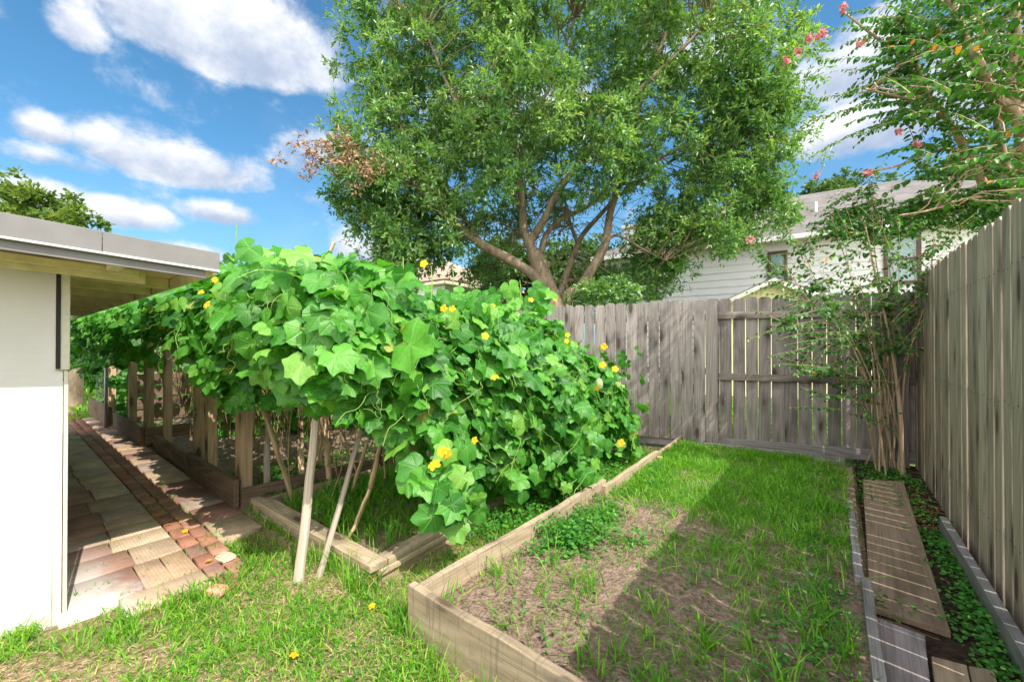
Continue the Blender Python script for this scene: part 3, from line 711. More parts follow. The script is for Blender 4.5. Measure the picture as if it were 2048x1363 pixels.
g0 = G(636, 1152); stake((g0.x, g0.y, -0.04), D(722, 860, 2.95), 0.022, 'thin grey stake leaning right beside the pale peeling stake')
g0 = G(694, 1075, .05); stake((g0.x, g0.y, 0.0), D(742, 975, 2.85), 0.028, 'short tan stake leaning right inside the low timber bed', 'post')
stake(D(742, 975, 2.85), D(775, 840, 2.8), 0.026, 'tan stake hidden by leaves above the short leaning stake', 'post')
g0 = G(592, 1000, .05); stake((g0.x, g0.y, 0.0), D(528, 820, 3.45), 0.036, 'thick brown stake leaning left across the timber bed corner', 'post')
g0 = G(534, 985, .05); stake((g0.x, g0.y, 0.0), D(536, 840, 4.0), 0.030, 'upright grey stake inside the dark bed right of the tan post', 'stake_pale')
g0 = G(661, 975, .05); stake((g0.x, g0.y, 0.0), D(648, 800, 3.9), 0.030, 'dark brown upright stake behind the pale peeling stake', 'post')
g0 = G(725, 965, .05); stake((g0.x, g0.y, 0.0), D(672, 820, 3.6), 0.012, 'thin brown stick leaning left behind the thin grey stake', 'post')
g0 = G(605, 950, .05); stake((g0.x, g0.y, 0.0), D(600, 800, 4.8), 0.034, 'dim dark stake far under the vine between the front stakes', 'post')
g0 = G(700, 990, .05); stake((g0.x, g0.y, 0.0), D(735, 880, 3.6), 0.026, 'brown stake leaning right far under the vine', 'post')
g0 = G(868, 1030, .05); stake((g0.x, g0.y, 0.0), D(858, 900, 2.65), 0.022, 'brown stake under the low hanging leaves at the right of the timber bed', 'post')
g0 = G(500, 900, .05); stake((g0.x, g0.y, 0.0), D(512, 780, 5.2), 0.040, 'twisted tan stem-like stake behind the near corner post', 'post')
stake(D(622, 600, 2.95), D(668, 484, 3.0), 0.026, 'dark rotten stick poking out of the top of the vine', 'bed_dark' if False else 'post')
# metal pole and wire mesh
M['galv'] = plain('galvanised pipe', (0.40,0.41,0.43), 0.45, 0.15, 20, 0.1, 0.5, 0.6)
pl = thing('wire_trellis', 'grey metal pole with a rusty topped wire mesh panel by the far bed', 'trellis', (-9.55, 1.14, 0))
mb = MB(); mb.tube([(0,0,-0.05),(0,0,0.6),(0.01,0,1.32)], 0.024, 10); mb.build('pole', M['galv'], pl, True)
mb = MB(); mb.tube([(0.01,0,1.30),(0.01,0,1.36)], 0.03, 10); mb.build('pole_cap', plain('rusty red cap', (0.45,0.10,0.06), 0.7), pl, True)
mb = MB()
for kz in range(8): mb.tube([(-1.3, 0.02, 0.35+kz*0.13), (0, 0.02, 0.35+kz*0.13)], 0.004, 5)
for kx in range(8): mb.tube([(-1.3+kx*0.18, 0.025, 0.3), (-1.3+kx*0.18, 0.025, 1.3)], 0.004, 5)
mb.build('mesh_wire', M['galv'], pl)

# ------------------------------------------------------------------ houses beyond the fence
m, nt, b, out = newmat('asphalt shingles')
t_ = nd(nt, 'ShaderNodeTexCoord'); br = nd(nt, 'ShaderNodeTexBrick'); nt.links.new(t_.outputs['UV'], br.inputs['Vector']); br.inputs['Scale'].default_value = 1.0
br.inputs['Brick Width'].default_value = 0.32; br.inputs['Row Height'].default_value = 0.16; br.inputs['Mortar Size'].default_value = 0.008; br.inputs['Mortar Smooth'].default_value = 0.3
br.inputs['Color1'].default_value = (0.14,0.13,0.125,1); br.inputs['Color2'].default_value = (0.20,0.185,0.18,1); br.inputs['Mortar'].default_value = (0.19,0.175,0.165,1)
nz = noise(nt, t_.outputs['UV'], 1.3, 5)
nt.links.new(mixc(nt, 1.0, br.outputs['Color'], ramp(nt, nz, [(0.3, (0.8,)*3), (0.7, (1.15,)*3)]), 'MULTIPLY'), b.inputs['Base Color']); b.inputs['Roughness'].default_value = 0.95
M['shingle'] = m
m2 = m.copy(); m2.name = 'brown shingles'; M['shingle_brown'] = m2
for n_ in m2.node_tree.nodes:
    if n_.type == 'TEX_BRICK': n_.inputs['Color1'].default_value = (0.34,0.235,0.175,1); n_.inputs['Color2'].default_value = (0.50,0.38,0.29,1); n_.inputs['Mortar'].default_value = (0.20,0.14,0.105,1)
M['siding'] = plain('white lap siding paint', (0.74,0.745,0.76), 0.6, 0.03, 2.0)
M['cream_soffit'] = plain('cream soffit paint', (0.70,0.62,0.46), 0.7, 0.04)
M['yellow_wall'] = plain('pale yellow wall paint', (0.88,0.82,0.50), 0.7, 0.04)
M['brown_frame'] = plain('dark brown window frame', (0.10,0.055,0.04), 0.5, 0.1)
M['white_trim'] = plain('white house trim', (0.78,0.78,0.77), 0.55, 0.03)
m, nt, b, out = newmat('window with blinds')
t_ = nd(nt, 'ShaderNodeTexCoord'); wv = nd(nt, 'ShaderNodeTexWave'); wv.bands_direction = 'Z'; wv.inputs['Scale'].default_value = 9.0; nt.links.new(t_.outputs['Object'], wv.inputs['Vector'])
nt.links.new(ramp(nt, wv.outputs['Fac'], [(0.2, (0.13,0.24,0.25)), (0.6, (0.27,0.42,0.43))]), b.inputs['Base Color']); b.inputs['Roughness'].default_value = 0.12; b.inputs['Specular IOR Level'].default_value = 0.7
M['blind'] = m
def uvquad(name, quads, mat, parent, scale=1.0, th=0.06):
    """roof planes given as quads/tris of 3-D points with uv laid out along eave / up slope; each gets thickness by a solidify modifier"""
    V = []; Fs = []; UV = []
    for q in quads:
        b0 = len(V); q = [Vector(p) for p in q]; e = (q[1]-q[0]).normalized(); n = e.cross(q[2]-q[0]).normalized(); u = n.cross(e)
        V += q; Fs.append(tuple(range(b0, b0+len(q)))); UV += [((p-q[0]).dot(e), (p-q[0]).dot(u)) for p in q]
    o = pydata(name, V, Fs, mat, parent); l = o.data.uv_layers.new(name='UVMap')
    for lp in o.data.loops: l.data[lp.index].uv = UV[lp.vertex_index]
    mod = o.modifiers.new('solid', 'SOLIDIFY'); mod.thickness = th; mod.offset = -1
    return o
# white two-storey house; local x along its front, y going back
E0 = W(3.68, 15.8); ea = (W(10.19, 11.74)-E0); ea.z = 0; ea.normalize()
white = thing('white_house', 'white two-storey house with lap siding and a grey hip roof behind the back fence', 'house', E0)
white.rotation_euler = (0, 0, math.atan2(ea.y, ea.x))
LW = 13.0; EH = 4.72
mb = MB(); z = 0.0
mb.box((0.0, 0.03, 0), (LW, 6.0, EH))
while z < EH-0.02:
    mb.prism([(0, 0.03, z), (0, 0.0, z+0.004), (0, 0.022, min(z+0.235, EH)), (0, 0.03, min(z+0.235, EH))], (LW, 0, 0)); z += 0.235
mb.build('wall', M['siding'], white)
uvquad('roof', [[(-0.5,-0.45,EH-0.02),(LW+0.5,-0.45,EH-0.02),(LW-4,3.6,EH+2.3),(3.4,3.6,EH+2.3)], [(-0.5,7.2,EH-0.02),(-0.5,-0.45,EH-0.02),(3.4,3.6,EH+2.3),(3.4,3.61,EH+2.3)], [(LW+0.5,7.2,EH-0.02),(-0.5,7.2,EH-0.02),(3.4,3.61,EH+2.3),(LW-4,3.61,EH+2.3)]], M['shingle'], white)
mb = MB(); mb.box((-0.5,-0.47,EH-0.17),(LW+0.5,-0.452,EH-0.03)); mb.build('gutter', M['white_trim'], white)
mb = MB(); mb.box((-0.5,-0.448,EH-0.13),(LW+0.5,-0.002,EH-0.10)); mb.build('soffit', M['cream_soffit'], white)
mb = MB(); mb.box((-0.1,-0.02,0),(0.0,0.1,EH-0.14)); mb.build('corner_board', M['white_trim'], white)
def hx(px):    # distance along the house front seen at a photo column
    r = W((px-CX)/F, 1.0); r.z = 0; nrm = Vector((-ea.y, ea.x, 0)); t = E0.dot(nrm)/r.dot(nrm); return ((t*r)-Vector((E0.x, E0.y, 0))).dot(ea), t
for (xa, xb, yt, yb) in ((1243, 1316, 520, 598), (1536, 1576, 500, 566), (1768, 1843, 463, 566)):
    a, ta = hx(xa); b_, tb = hx(xb); zt = CAMH+(HY-yt)/F*tb; zb = CAMH+(HY-yb)/F*tb
    mb = MB(); fw = 0.09
    mb.box((a, -0.05, zb), (a+fw, 0.01, zt)); mb.box((b_-fw, -0.05, zb), (b_, 0.01, zt)); mb.box((a+fw, -0.05, zt-fw), (b_-fw, 0.01, zt)); mb.box((a+fw, -0.05, zb), (b_-fw, 0.01, zb+fw))
    mb.box((a+fw, -0.04, (zt+zb)/2-0.03), (b_-fw, 0.01, (zt+zb)/2+0.03))
    if b_-a > 1.3 and xa < 1300: mb.box(((a+b_)/2-0.03, -0.045, zb+fw), ((a+b_)/2+0.03, 0.01, (zt+zb)/2-0.03))
    w_ = mb.build('window', M['brown_frame'], white)
    mb = MB(); mb.box((a+fw, -0.015, zb+fw), (b_-fw, -0.008, zt-fw)); mb.build('pane', M['blind'], w_)
mb = MB(); mb.box((0.3, 1.2, EH-0.3), (1.25, 2.2, EH+1.35)); mb.box((0.22, 1.12, EH+1.35), (1.33, 2.28, EH+1.47)); ch = mb.build('chimney', M['siding'], white)
for (x_, y_) in ((5.0, 1.0), (6.6, 1.4), (9.5, 1.2)):
    mb = MB(); zz = EH+(y_+0.45)*0.57; mb.tube([(x_, y_, zz-0.1), (x_, y_, zz+0.3)], 0.05, 8); mb.build('vent_pipe', M['siding'], white)
# yellow gabled outbuilding
pg = W(6.75, 10.6); yg = thing('garden_shed', 'low pale yellow gabled shed with white trim in front of the white house', 'shed', pg)
yg.rotation_euler = (0, 0, math.atan2(ea.y, ea.x)+R(6))
hw, hr, he = 1.75, 3.10, 2.22
mb = MB(); mb.prism([(-hw, 0, 0), (hw, 0, 0), (hw, 0, he), (0, 0, hr-0.1), (-hw, 0, he)], (0, 2.4, 0)); mb.build('wall', M['yellow_wall'], yg)
uvquad('roof', [[(-hw-0.2,2.5,he-0.06),(-hw-0.2,-0.25,he-0.06),(0,-0.25,hr),(0,2.5,hr)], [(hw+0.2,-0.25,he-0.06),(hw+0.2,2.5,he-0.06),(0,2.5,hr),(0,-0.25,hr)]], M['shingle'], yg, th=0.03)
mb = MB()
for sgn in (-1, 1): mb.prism([(sgn*(hw+0.2), -0.27, he-0.20), (sgn*(hw+0.2), -0.27, he-0.09), (0, -0.27, hr-0.03), (0, -0.27, hr-0.15)], (0, 0.018, 0))
mb.build('barge_board', M['white_trim'], yg)
# brown-roofed house, a corner towards us
bh = thing('brown_roof_house', 'distant house with a brown shingle hip roof and vent pipes above the vine', 'house', W(-4.4, 26))
c0 = W(-4.4, 26); P4 = [W(-3.27, 20)-c0, W(1.6, 27.1)-c0, W(-5.5, 32)-c0, W(-10.4, 24.9)-c0]
apx = Vector((0, 0, 6.75)); zl = 4.58
mb = MB(); inn = [p*0.9 for p in P4]
mb.prism([Vector((p.x, p.y, 0)) for p in inn], (0, 0, zl-0.05)); mb.build('wall', M['siding'], bh)
uvquad('roof', [[Vector((P4[(i+1)%4].x, P4[(i+1)%4].y, zl)), Vector((P4[i].x, P4[i].y, zl)), apx][::-1][1:] + [apx] if False else [Vector((P4[i].x, P4[i].y, zl)), Vector((P4[(i+1)%4].x, P4[(i+1)%4].y, zl)), apx] for i in range(4)], M['shingle_brown'], bh)
mb = MB()
for i in range(4):
    a = P4[i]; b_ = P4[(i+1)%4]
    mb.prism([Vector((a.x, a.y, zl-0.22)), Vector((b_.x, b_.y, zl-0.22)), Vector((b_.x, b_.y, zl-0.08)), Vector((a.x, a.y, zl-0.08))], -(a+b_).normalized()*0.05)
mb.build('gutter', M['cream_soffit'], bh)
mb = MB(); so = [p*0.985 for p in P4]; mb.prism([Vector((p.x, p.y, zl-0.20)) for p in so], (0,0,0.04)); mb.build('soffit', M['cream_soffit'], bh)
for (px, py, hh) in ((823, 538, 0.75), (816, 548, 0.5), (831, 555, 0.3)):
    q = D(px, py, 23.5)-c0; mb = MB(); mb.tube([(q.x, q.y, q.z-0.7), (q.x, q.y, q.z+hh*0.6)], 0.07, 8); mb.build('vent_pipe', M['brown_frame'], bh)
fh = thing('far_house', 'far low house with a brown roof glimpsed left of the oak trunk', 'house', W(1.3, 31)); fh.rotation_euler = (0,0,R(38.5))
mb = MB(); mb.box((-2.5, 0, 0), (3.5, 6, 3.9)); mb.build('wall', M['siding'], fh)
uvquad('roof', [[(-3,-0.5,3.9),(4,-0.5,3.9),(4,3,5.4),(-3,3,5.4)], [(4,6.5,3.9),(-3,6.5,3.9),(-3,3,5.4),(4,3,5.4)]], M['shingle_brown'], fh)
# ------------------------------------------------------------------ leaves
def norm(a): return a/np.maximum(np.linalg.norm(a, axis=-1, keepdims=True), 1e-9)
def place(tv, P, T, N, S):
    """template verts (K,3) placed at P with tip direction T and normal N, size S -> (n*K,3)"""
    T = norm(T); N = N - (N*T).sum(-1, keepdims=True)*T; N = norm(N); X = np.cross(T, N)
    S = np.asarray(S).reshape(-1, 1, 1)
    return (P[:, None, :] + S*(tv[None, :, 0:1]*X[:, None, :] + tv[None, :, 1:2]*T[:, None, :] + tv[None, :, 2:3]*N[:, None, :])).reshape(-1, 3)
def faces_rep(f, n, K, base=0):
    f = np.asarray(f); return (f[None] + (np.arange(n)*K)[:, None, None] + base).reshape(-1, f.shape[1])
class Leaves:
    def __init__(s): s.V = []; s.F = {}; s.R = []; s.U = []; s.n = 0
    def add(s, tmpl, P, T, N, S, rnd=None):
        tv, fl, uv = tmpl; P = np.asarray(P); n = len(P); K = len(tv)
        if n == 0: return
        s.V.append(place(tv, P, np.asarray(T), np.asarray(N), S))
        for f in fl: s.F.setdefault(np.asarray(f).shape[1], []).append(faces_rep(f, n, K, s.n))
        r = rng.random(n) if rnd is None else np.asarray(rnd)
        s.R.append(np.repeat(r, K)); s.U.append(np.tile(uv, (n, 1))); s.n += n*K
    def addraw(s, V, F, r=0.5):
        V = np.asarray(V); s.V.append(V); F = np.asarray(F); s.F.setdefault(F.shape[1], []).append(F+s.n)
        s.R.append(np.full(len(V), r)); s.U.append(np.zeros((len(V), 2))); s.n += len(V)
    def build(s, name, mat, parent=None, smooth=True):
        return npmesh(name, np.concatenate(s.V), [np.concatenate(f) for f in s.F.values()], mat, parent, np.concatenate(s.R), np.concatenate(s.U), smooth)
def small_leaf(w=0.32, fold=0.10, curl=-0.12):       # slender oak-type leaf, length 1
    v = np.array([(0,0,0), (-w/2,0.42,fold), (0,0.5,0), (w/2,0.42,fold), (0,1,curl), (-w*0.36,0.75,fold*.7+curl*.5), (w*0.36,0.75,fold*.7+curl*.5)])
    return v, [np.array([(0,2,1),(0,3,2),(1,2,5),(2,3,6),(5,2,4),(2,6,4)])], v[:, :2].copy()
def oval_leaf(w=0.62, fold=0.10, curl=-0.15):
    a = [(0,0),(-w*.36,.16),(-w*.5,.42),(-w*.4,.74),(0,1),(w*.4,.74),(w*.5,.42),(w*.36,.16)]
    v = [(x, y, abs(x)/w*2*fold + curl*y*y) for x, y in a] + [(0, .45, curl*.2)]
    v = np.array(v); return v, [np.array([(i, (i+1) % 8, 8) for i in range(8)])], v[:, :2].copy()
def blade_cross(w): pass
def palmate(seed, depth=1.0):
    r_ = random.Random(seed)
    ctrl = [(0, 1.0), (9, .88), (20, .77), (30, .74), (38, .79), (48, .90), (58, .80), (70, .71), (80, .69), (90, .73), (102, .79), (116, .72), (136, .64), (156, .58), (170, .40), (180, .08)]
    left = [(-a, r*(1+r_.uniform(-.06,.06))) for a, r in ctrl[1:-1]]; right = [(a, r*(1+r_.uniform(-.06,.06))) for a, r in ctrl]
    ring = [left[::-1], right][1] ; pts = left[::-1] + [right[0]] + right[1:]
    n = len(pts); a1 = r_.uniform(-.16, .10); a2 = r_.uniform(.03, .14); ph = r_.uniform(0, 6)
    out_ = []
    def z(x, y, r, a):
        return -0.26*depth*r*r*(0.6+0.4*math.cos(math.radians(a))) + a1*abs(x) + a2*abs(x)*0.6 + 0.085*math.sin(a/180*math.pi*5+ph)*r*r + 0.05*math.sin(9*x+ph)*r
    V = [(0, 0, 0.0)]
    for f in (0.38, 0.72, 1.0):
        for a, r in pts:
            # the inner rings are rounder than the rim
            rr = f*(r if f == 1 else (r*f + 0.62*(1-f)) if abs(a) < 170 else r)
            x = math.sin(math.radians(a))*rr; y = math.cos(math.radians(a))*rr; V.append((x, y, z(x, y, rr, a)))
    T = [(0, 1+(i+1) % n, 1+i) for i in range(n-0)]; Q = []
    for k in range(2):
        for i in range(n): Q.append((1+k*n+i, 1+k*n+(i+1) % n, 1+(k+1)*n+(i+1) % n, 1+(k+1)*n+i))
    v = np.array(V); return v, [np.array(T), np.array(Q)], v[:, :2].copy()
PALM = [palmate(k, d) for k, d in ((1,.7),(2,1.1),(3,1.5),(4,.3),(5,2.1),(6,-.5),(7,2.8),(8,1.0))]
def rsphere(n):
    v = rng.normal(size=(n, 3)); return norm(v)

M['oak_leaf'] = leafmat('oak leaf', [(0.0, (0.055,0.155,0.052)), (0.45, (0.115,0.245,0.085)), (0.8, (0.215,0.36,0.12)), (0.97, (0.33,0.43,0.16)), (1.0, (0.24,0.15,0.06))], 0.38, rough=0.3, spec=0.6)
M['dead_leaf'] = leafmat('dead brown leaf', [(0.0, (0.28,0.17,0.10)), (1.0, (0.52,0.38,0.27))], 0.2, (1.5,1.1,0.8), 0.7, 0.2)
M['myrtle_leaf'] = leafmat('crepe myrtle leaf', [(0.0, (0.025,0.105,0.022)), (0.6, (0.05,0.18,0.028)), (0.9, (0.09,0.26,0.035)), (0.985, (0.12,0.22,0.03)), (1.0, (0.40,0.20,0.03))], 0.32, rough=0.4)
M['myrtle_flower'] = leafmat('pink crepe myrtle flower', [(0.0, (0.50,0.17,0.18)), (1.0, (0.78,0.42,0.42))], 0.3, (1.3,1.1,1.1), 0.6, 0.2)
M['vine_leaf'] = leafmat('gourd leaf', [(0.0, (0.028,0.15,0.018)), (0.40, (0.058,0.25,0.026)), (0.80, (0.115,0.37,0.042)), (0.985, (0.19,0.41,0.06)), (1.0, (0.34,0.38,0.09))], 0.32, rough=0.46, spec=0.5, veins=True)
M['vine_stem'] = plain('gourd vine stem', (0.20,0.33,0.07), 0.55, 0.25)
M['dry_stem'] = plain('dry vine stem', (0.34,0.24,0.12), 0.8, 0.3)
M['flower'] = leafmat('yellow gourd flower', [(0.0, (0.80,0.42,0.02)), (1.0, (0.86,0.62,0.03))], 0.3, (1.2,1.1,0.6), 0.5, 0.2)
M['grass'] = leafmat('grass blade', [(0.0, (0.06,0.21,0.016)), (0.5, (0.135,0.36,0.026)), (0.85, (0.25,0.48,0.045)), (0.95, (0.37,0.48,0.09)), (1.0, (0.52,0.42,0.20))], 0.42, rough=0.45, spec=0.35)
M['straw'] = leafmat('dry straw', [(0.0, (0.36,0.26,0.13)), (1.0, (0.68,0.56,0.34))], 0.15, (1.2,1.1,0.9), 0.8, 0.1)
M['weed'] = leafmat('weed leaf', [(0.0, (0.035,0.16,0.025)), (0.6, (0.07,0.26,0.035)), (1.0, (0.14,0.36,0.05))], 0.32, rough=0.45)
M['banana'] = leafmat('banana leaf', [(0.0, (0.035,0.19,0.022)), (1.0, (0.07,0.26,0.03))], 0.4, rough=0.4)
M['far_leaf'] = leafmat('distant tree leaf', [(0.0, (0.04,0.10,0.03)), (0.7, (0.09,0.17,0.05)), (1.0, (0.16,0.24,0.07))], 0.3)
M['yellowgreen_leaf'] = leafmat('yellow green leaf', [(0.0, (0.06,0.13,0.02)), (0.7, (0.13,0.21,0.035)), (1.0, (0.25,0.28,0.06))], 0.35)

# ------------------------------------------------------------------ trees
def limb(mb, pts, r0, r1, n=9, jit=0.05, k=5):
    P = catmull(pts, k); m_ = len(P); mb.tube(P, [r0+(r1-r0)*(i/(m_-1))**0.8 for i in range(m_)], n, True, jit); return P
def thin_branch(mb, a, b, r0, r1, sag=0.0, n=5, wob=0.08):
    a = Vector(a); b = Vector(b); L = (b-a).length; m_ = 5; pts = []
    for i in range(m_+1):
        t = i/m_; p = a.lerp(b, t); w = wob*L*math.sin(math.pi*t)
        p += Vector((random.uniform(-w, w), random.uniform(-w, w), random.uniform(-w, w) + sag*L*math.sin(math.pi*t))); pts.append(p)
    mb.tube(pts, [r0+(r1-r0)*i/m_ for i in range(m_+1)], n, False)
def clusters_to_leaves(lv, C, Rc, nleaf, size, tmpls, up=0.35, outward=None, bright=None):
    """each cluster: short shoots radiating from its centre, leaves set along them"""
    for ti, tm in enumerate(tmpls):
        sel = np.arange(ti, len(C), len(tmpls)); c = C[sel]; rc = Rc[sel]; ns = 11; nl = max(1, nleaf//ns); n = len(c)
        sh = rsphere(n*ns).reshape(n, ns, 3); sh[..., 2] += up
        if outward is not None: sh += outward[sel][:, None, :]*0.55
        sh = norm(sh); Ls = rc[:, None, None]*(0.55+0.6*rng.random((n, ns, 1)))
        t = 0.25+0.75*rng.random((n, ns, nl, 1))
        P = c[:, None, None, :] + sh[:, :, None, :]*Ls[:, :, None, :]*t
        P = P + rng.normal(size=P.shape)*0.05*rc[:, None, None, None]
        P[..., 2] -= 0.12*(t[..., 0]**2)*Ls
        ld_ = norm(sh[:, :, None, :]*0.9 + rng.normal(size=P.shape)*0.65)
        nn = rng.normal(size=P.shape)*0.6; nn[..., 2] += 0.9; nn[..., 0] += 0.25
        P = P.reshape(-1, 3); N_ = len(P)
        r = np.clip(np.repeat(rng.random((n, 1, 1)), ns, 1)*0.45 + rng.random((n, ns, nl))*0.55, 0, 0.995).ravel()
        r = np.where(rng.random(N_) < 0.004, 1.0, r*0.97)
        lv.add(tm, P, ld_.reshape(-1, 3), nn.reshape(-1, 3), size*(0.65+0.6*rng.random(N_)), r)
def blobs(spec, n, hollow=None, shell=0.45):
    """cluster centres in a union of ellipsoids (centre, radii, weight)"""
    out_ = []; w = np.array([s[2] for s in spec]); cnt = (n*w/w.sum()).astype(int); outw = []
    for (c, r, _), k in zip(spec, cnt):
        d = rsphere(k); rad = (shell + (1-shell)*rng.random((k, 1)))
        far_ = rng.random((k, 1)); rad = np.where(far_ < 0.75, 1-(1-rad)*0.8, rad*0.8)
        lump = 1 + 0.16*np.sin(d[:, :1]*5.1+c[0]) * np.cos(d[:, 2:3]*6.3+1) + 0.10*rng.normal(size=(k, 1))
        out_.append(np.array(c)[None] + d*np.array(r)[None]*rad*lump); outw.append(d)
    C = np.concatenate(out_); O = np.concatenate(outw)
    if hollow:
        keep = np.ones(len(C), bool)
        for (c, r, p) in hollow:
            q = (((C-np.array(c))/np.array(r))**2).sum(1) < 1; keep &= ~(q & (rng.random(len(C)) < p))
        C = C[keep]; O = O[keep]
    return C, O
def rotr(x, y, z): return (x, y, z)

# --- the big oak behind the fence
oak = thing('oak_tree', 'big spreading live oak with several limbs standing behind the back fence', 'tree', tuple(D(1112, 687, 9.0).xy)+(0,))
ol = oak.location.copy()
mb = MB()
O9 = lambda x, y, d=9.0: D(x, y, d) - ol
limbs = []
def lb(pts, r0, r1, **k): limbs.append(limb(mb, pts, r0*0.74, r1*0.75, **k))
base = Vector((0, 0, -0.1))
lb([base, O9(1108, 640), O9(1104, 600), O9(1090, 560), O9(1068, 505)], 0.36, 0.22, n=14)
lb([O9(1085, 560), O9(1066, 505), O9(1048, 460), O9(1044, 400), O9(1032, 300), O9(1020, 200, 9.2), O9(1010, 60, 9.4), O9(1000,-60,9.4)], 0.17, 0.05)
lb([O9(1068, 505), O9(1062, 482), O9(1088, 440, 8.8), O9(1118, 380, 8.6), O9(1180, 300, 8.3), O9(1225, 230, 8.1), O9(1330, 130, 8.0), O9(1420, 40, 8.0)], 0.15, 0.04)
lb([O9(1100, 600), O9(1078, 560, 8.9), O9(1030, 525, 8.7), O9(965, 490, 8.5), O9(920, 455, 8.4), O9(880, 420, 8.3), O9(830, 370, 8.2), O9(820, 310, 8.2), O9(800, 250, 8.3)], 0.19, 0.05)
lb([O9(965, 490, 8.5), O9(930, 440, 8.7), O9(905, 395, 8.9), O9(860, 330, 9.0), O9(790, 200, 9.2)], 0.09, 0.03)
lb([O9(925, 455, 8.4), O9(905, 430, 8.2), O9(880, 400, 8.0), O9(850, 395, 7.8)], 0.06, 0.025)
lb([base+Vector((0.15, 0.1, 0)), O9(1130, 612, 9.1), O9(1160, 575, 9.1), O9(1195, 520, 9.0), O9(1212, 480, 9.0), O9(1222, 420, 9.0), O9(1245, 350, 9.0), O9(1265, 260, 9.1), O9(1300, 150, 9.3), O9(1350, 20, 9.5)], 0.20, 0.05)
lb([O9(1118, 600, 9.4), O9(1128, 560, 9.7), O9(1150, 505, 9.9), O9(1165, 470, 10.0), O9(1200, 430, 10.1), O9(1240, 390, 10.2), O9(1330, 330, 10.3), O9(1420, 270, 10.4)], 0.13, 0.04)
lb([O9(1155, 485, 9.9), O9(1142, 450, 10.0), O9(1130, 400, 10.2), O9(1110, 300, 10.4)], 0.07, 0.03)
lb([O9(1082, 505), O9(1092, 470, 9.2), O9(1120, 440, 9.3), O9(1170, 415, 9.4), O9(1225, 375, 9.5), O9(1300, 300, 9.6), O9(1400, 220, 9.7)], 0.10, 0.035)
lb([O9(1240, 370, 9.0), O9(1290, 335, 9.0), O9(1350, 300, 9.1), O9(1440, 270, 9.2), O9(1490, 250, 9.2)], 0.07, 0.025)
lb([O9(1208, 490, 9.0), O9(1235, 470, 8.9), O9(1290, 500, 8.8), O9(1330, 520, 8.7)], 0.05, 0.02)
lb([O9(1046, 420), O9(1010, 360, 8.7), O9(960, 290, 8.4), O9(900, 180, 8.2), O9(850, 60, 8.0)], 0.08, 0.03)
lb([O9(1036, 330), O9(1060, 250, 9.0), O9(1110, 150, 9.0), O9(1150, 30, 9.0)], 0.07, 0.03)
lb([O9(870, 415, 8.3), O9(800, 420, 8.2), O9(740, 440, 8.1)], 0.045, 0.015)
lb([O9(850, 385, 8.2), O9(780, 340, 8.0), O9(700, 310, 7.8)], 0.045, 0.015)
ba = lambda x, y, d: tuple(D(x, y, d))
m_ = 9.0/F
spec = [ (ba(1140, 60, 9.6), (3.9,3.2,2.9), 3.2), (ba(900, 130, 9.0), (2.1,2.1,2.3), 1.5), (ba(1370, 100, 9.0), (2.2,2.3,2.3), 1.5), (ba(1130, -120, 9.3), (3.6,3.2,2.3), 1.5),
  (ba(780, 60, 8.6), (1.15,1.4,1.5), 0.55), (ba(800, 370, 8.5), (1.15,1.3,1.0), 0.75), (ba(765, 300, 8.3), (0.95,1.0,1.1), 0.45), (ba(840, 455, 8.5), (1.15,1.0,0.85), 0.6), (ba(800, 505, 8.4), (0.62,0.7,0.42), 0.25),
  (ba(1480, 300, 9.2), (1.35,1.5,1.25), 0.9), (ba(1440, 400, 9.3), (1.35,1.2,0.85), 0.6), (ba(1500, 170, 9.2), (1.2,1.5,1.5), 0.8), (ba(1290, 540, 9.6), (0.95,0.8,0.62), 0.42), (ba(1190, 575, 10.2), (0.75,0.6,0.45), 0.22),
  (ba(1330, 470, 9.3), (0.75,0.8,0.60), 0.3), (ba(1520, 440, 9.2), (0.62,0.6,0.40), 0.18), (ba(1000, 300, 10.4), (1.9,1.5,1.1), 0.8), (ba(1230, 290, 8.3), (1.2,1.1,0.9), 0.5), (ba(1010, 230, 7.9), (1.6,1.2,1.0), 0.7),
  (ba(1000, 470, 11.0), (0.9,0.8,0.7), 0.25), (ba(960, 560, 10.5), (0.5,0.6,0.4), 0.12), (ba(1090, 420, 11.0), (0.9,0.8,0.6), 0.18), (ba(720, 420, 8.3), (0.45,0.6,0.5), 0.15), (ba(1400, 470, 8.9), (0.9,0.7,0.5), 0.35), (ba(1010, 390, 8.0), (0.8,0.7,0.5), 0.14), (ba(1190, 350, 8.0), (0.8,0.7,0.5), 0.14)]
hollow = [(ba(1090, 470, 8.8), (1.1,1.6,0.75), 0.85), (ba(1210, 480, 9.0), (0.4,1.5,0.6), 0.8)]
C, O_ = blobs(spec, 2450, hollow)
lv = Leaves()
clusters_to_leaves(lv, C, np.full(len(C), 0.34)*(0.7+0.6*rng.random(len(C))), 99, 0.105, [small_leaf(.36,.08,-.1), small_leaf(.44,.12,-.2), small_leaf(.30,.05,.05)], up=0.3, outward=O_)
# loose end sprays that break the outline
nS = 420; d_ = rsphere(nS); si = rng.integers(0, 16, nS)
Cs = np.array([np.array(spec[i][0])+d_[k]*np.array(spec[i][1])*(1.02+0.16*rng.random()) for k, i in enumerate(si)])
clusters_to_leaves(lv, Cs, np.full(nS, 0.22), 33, 0.10, [small_leaf()], up=0.2, outward=d_)
crown = lv.build('crown', M['oak_leaf'], None); crown.parent = oak; crown.location = -ol
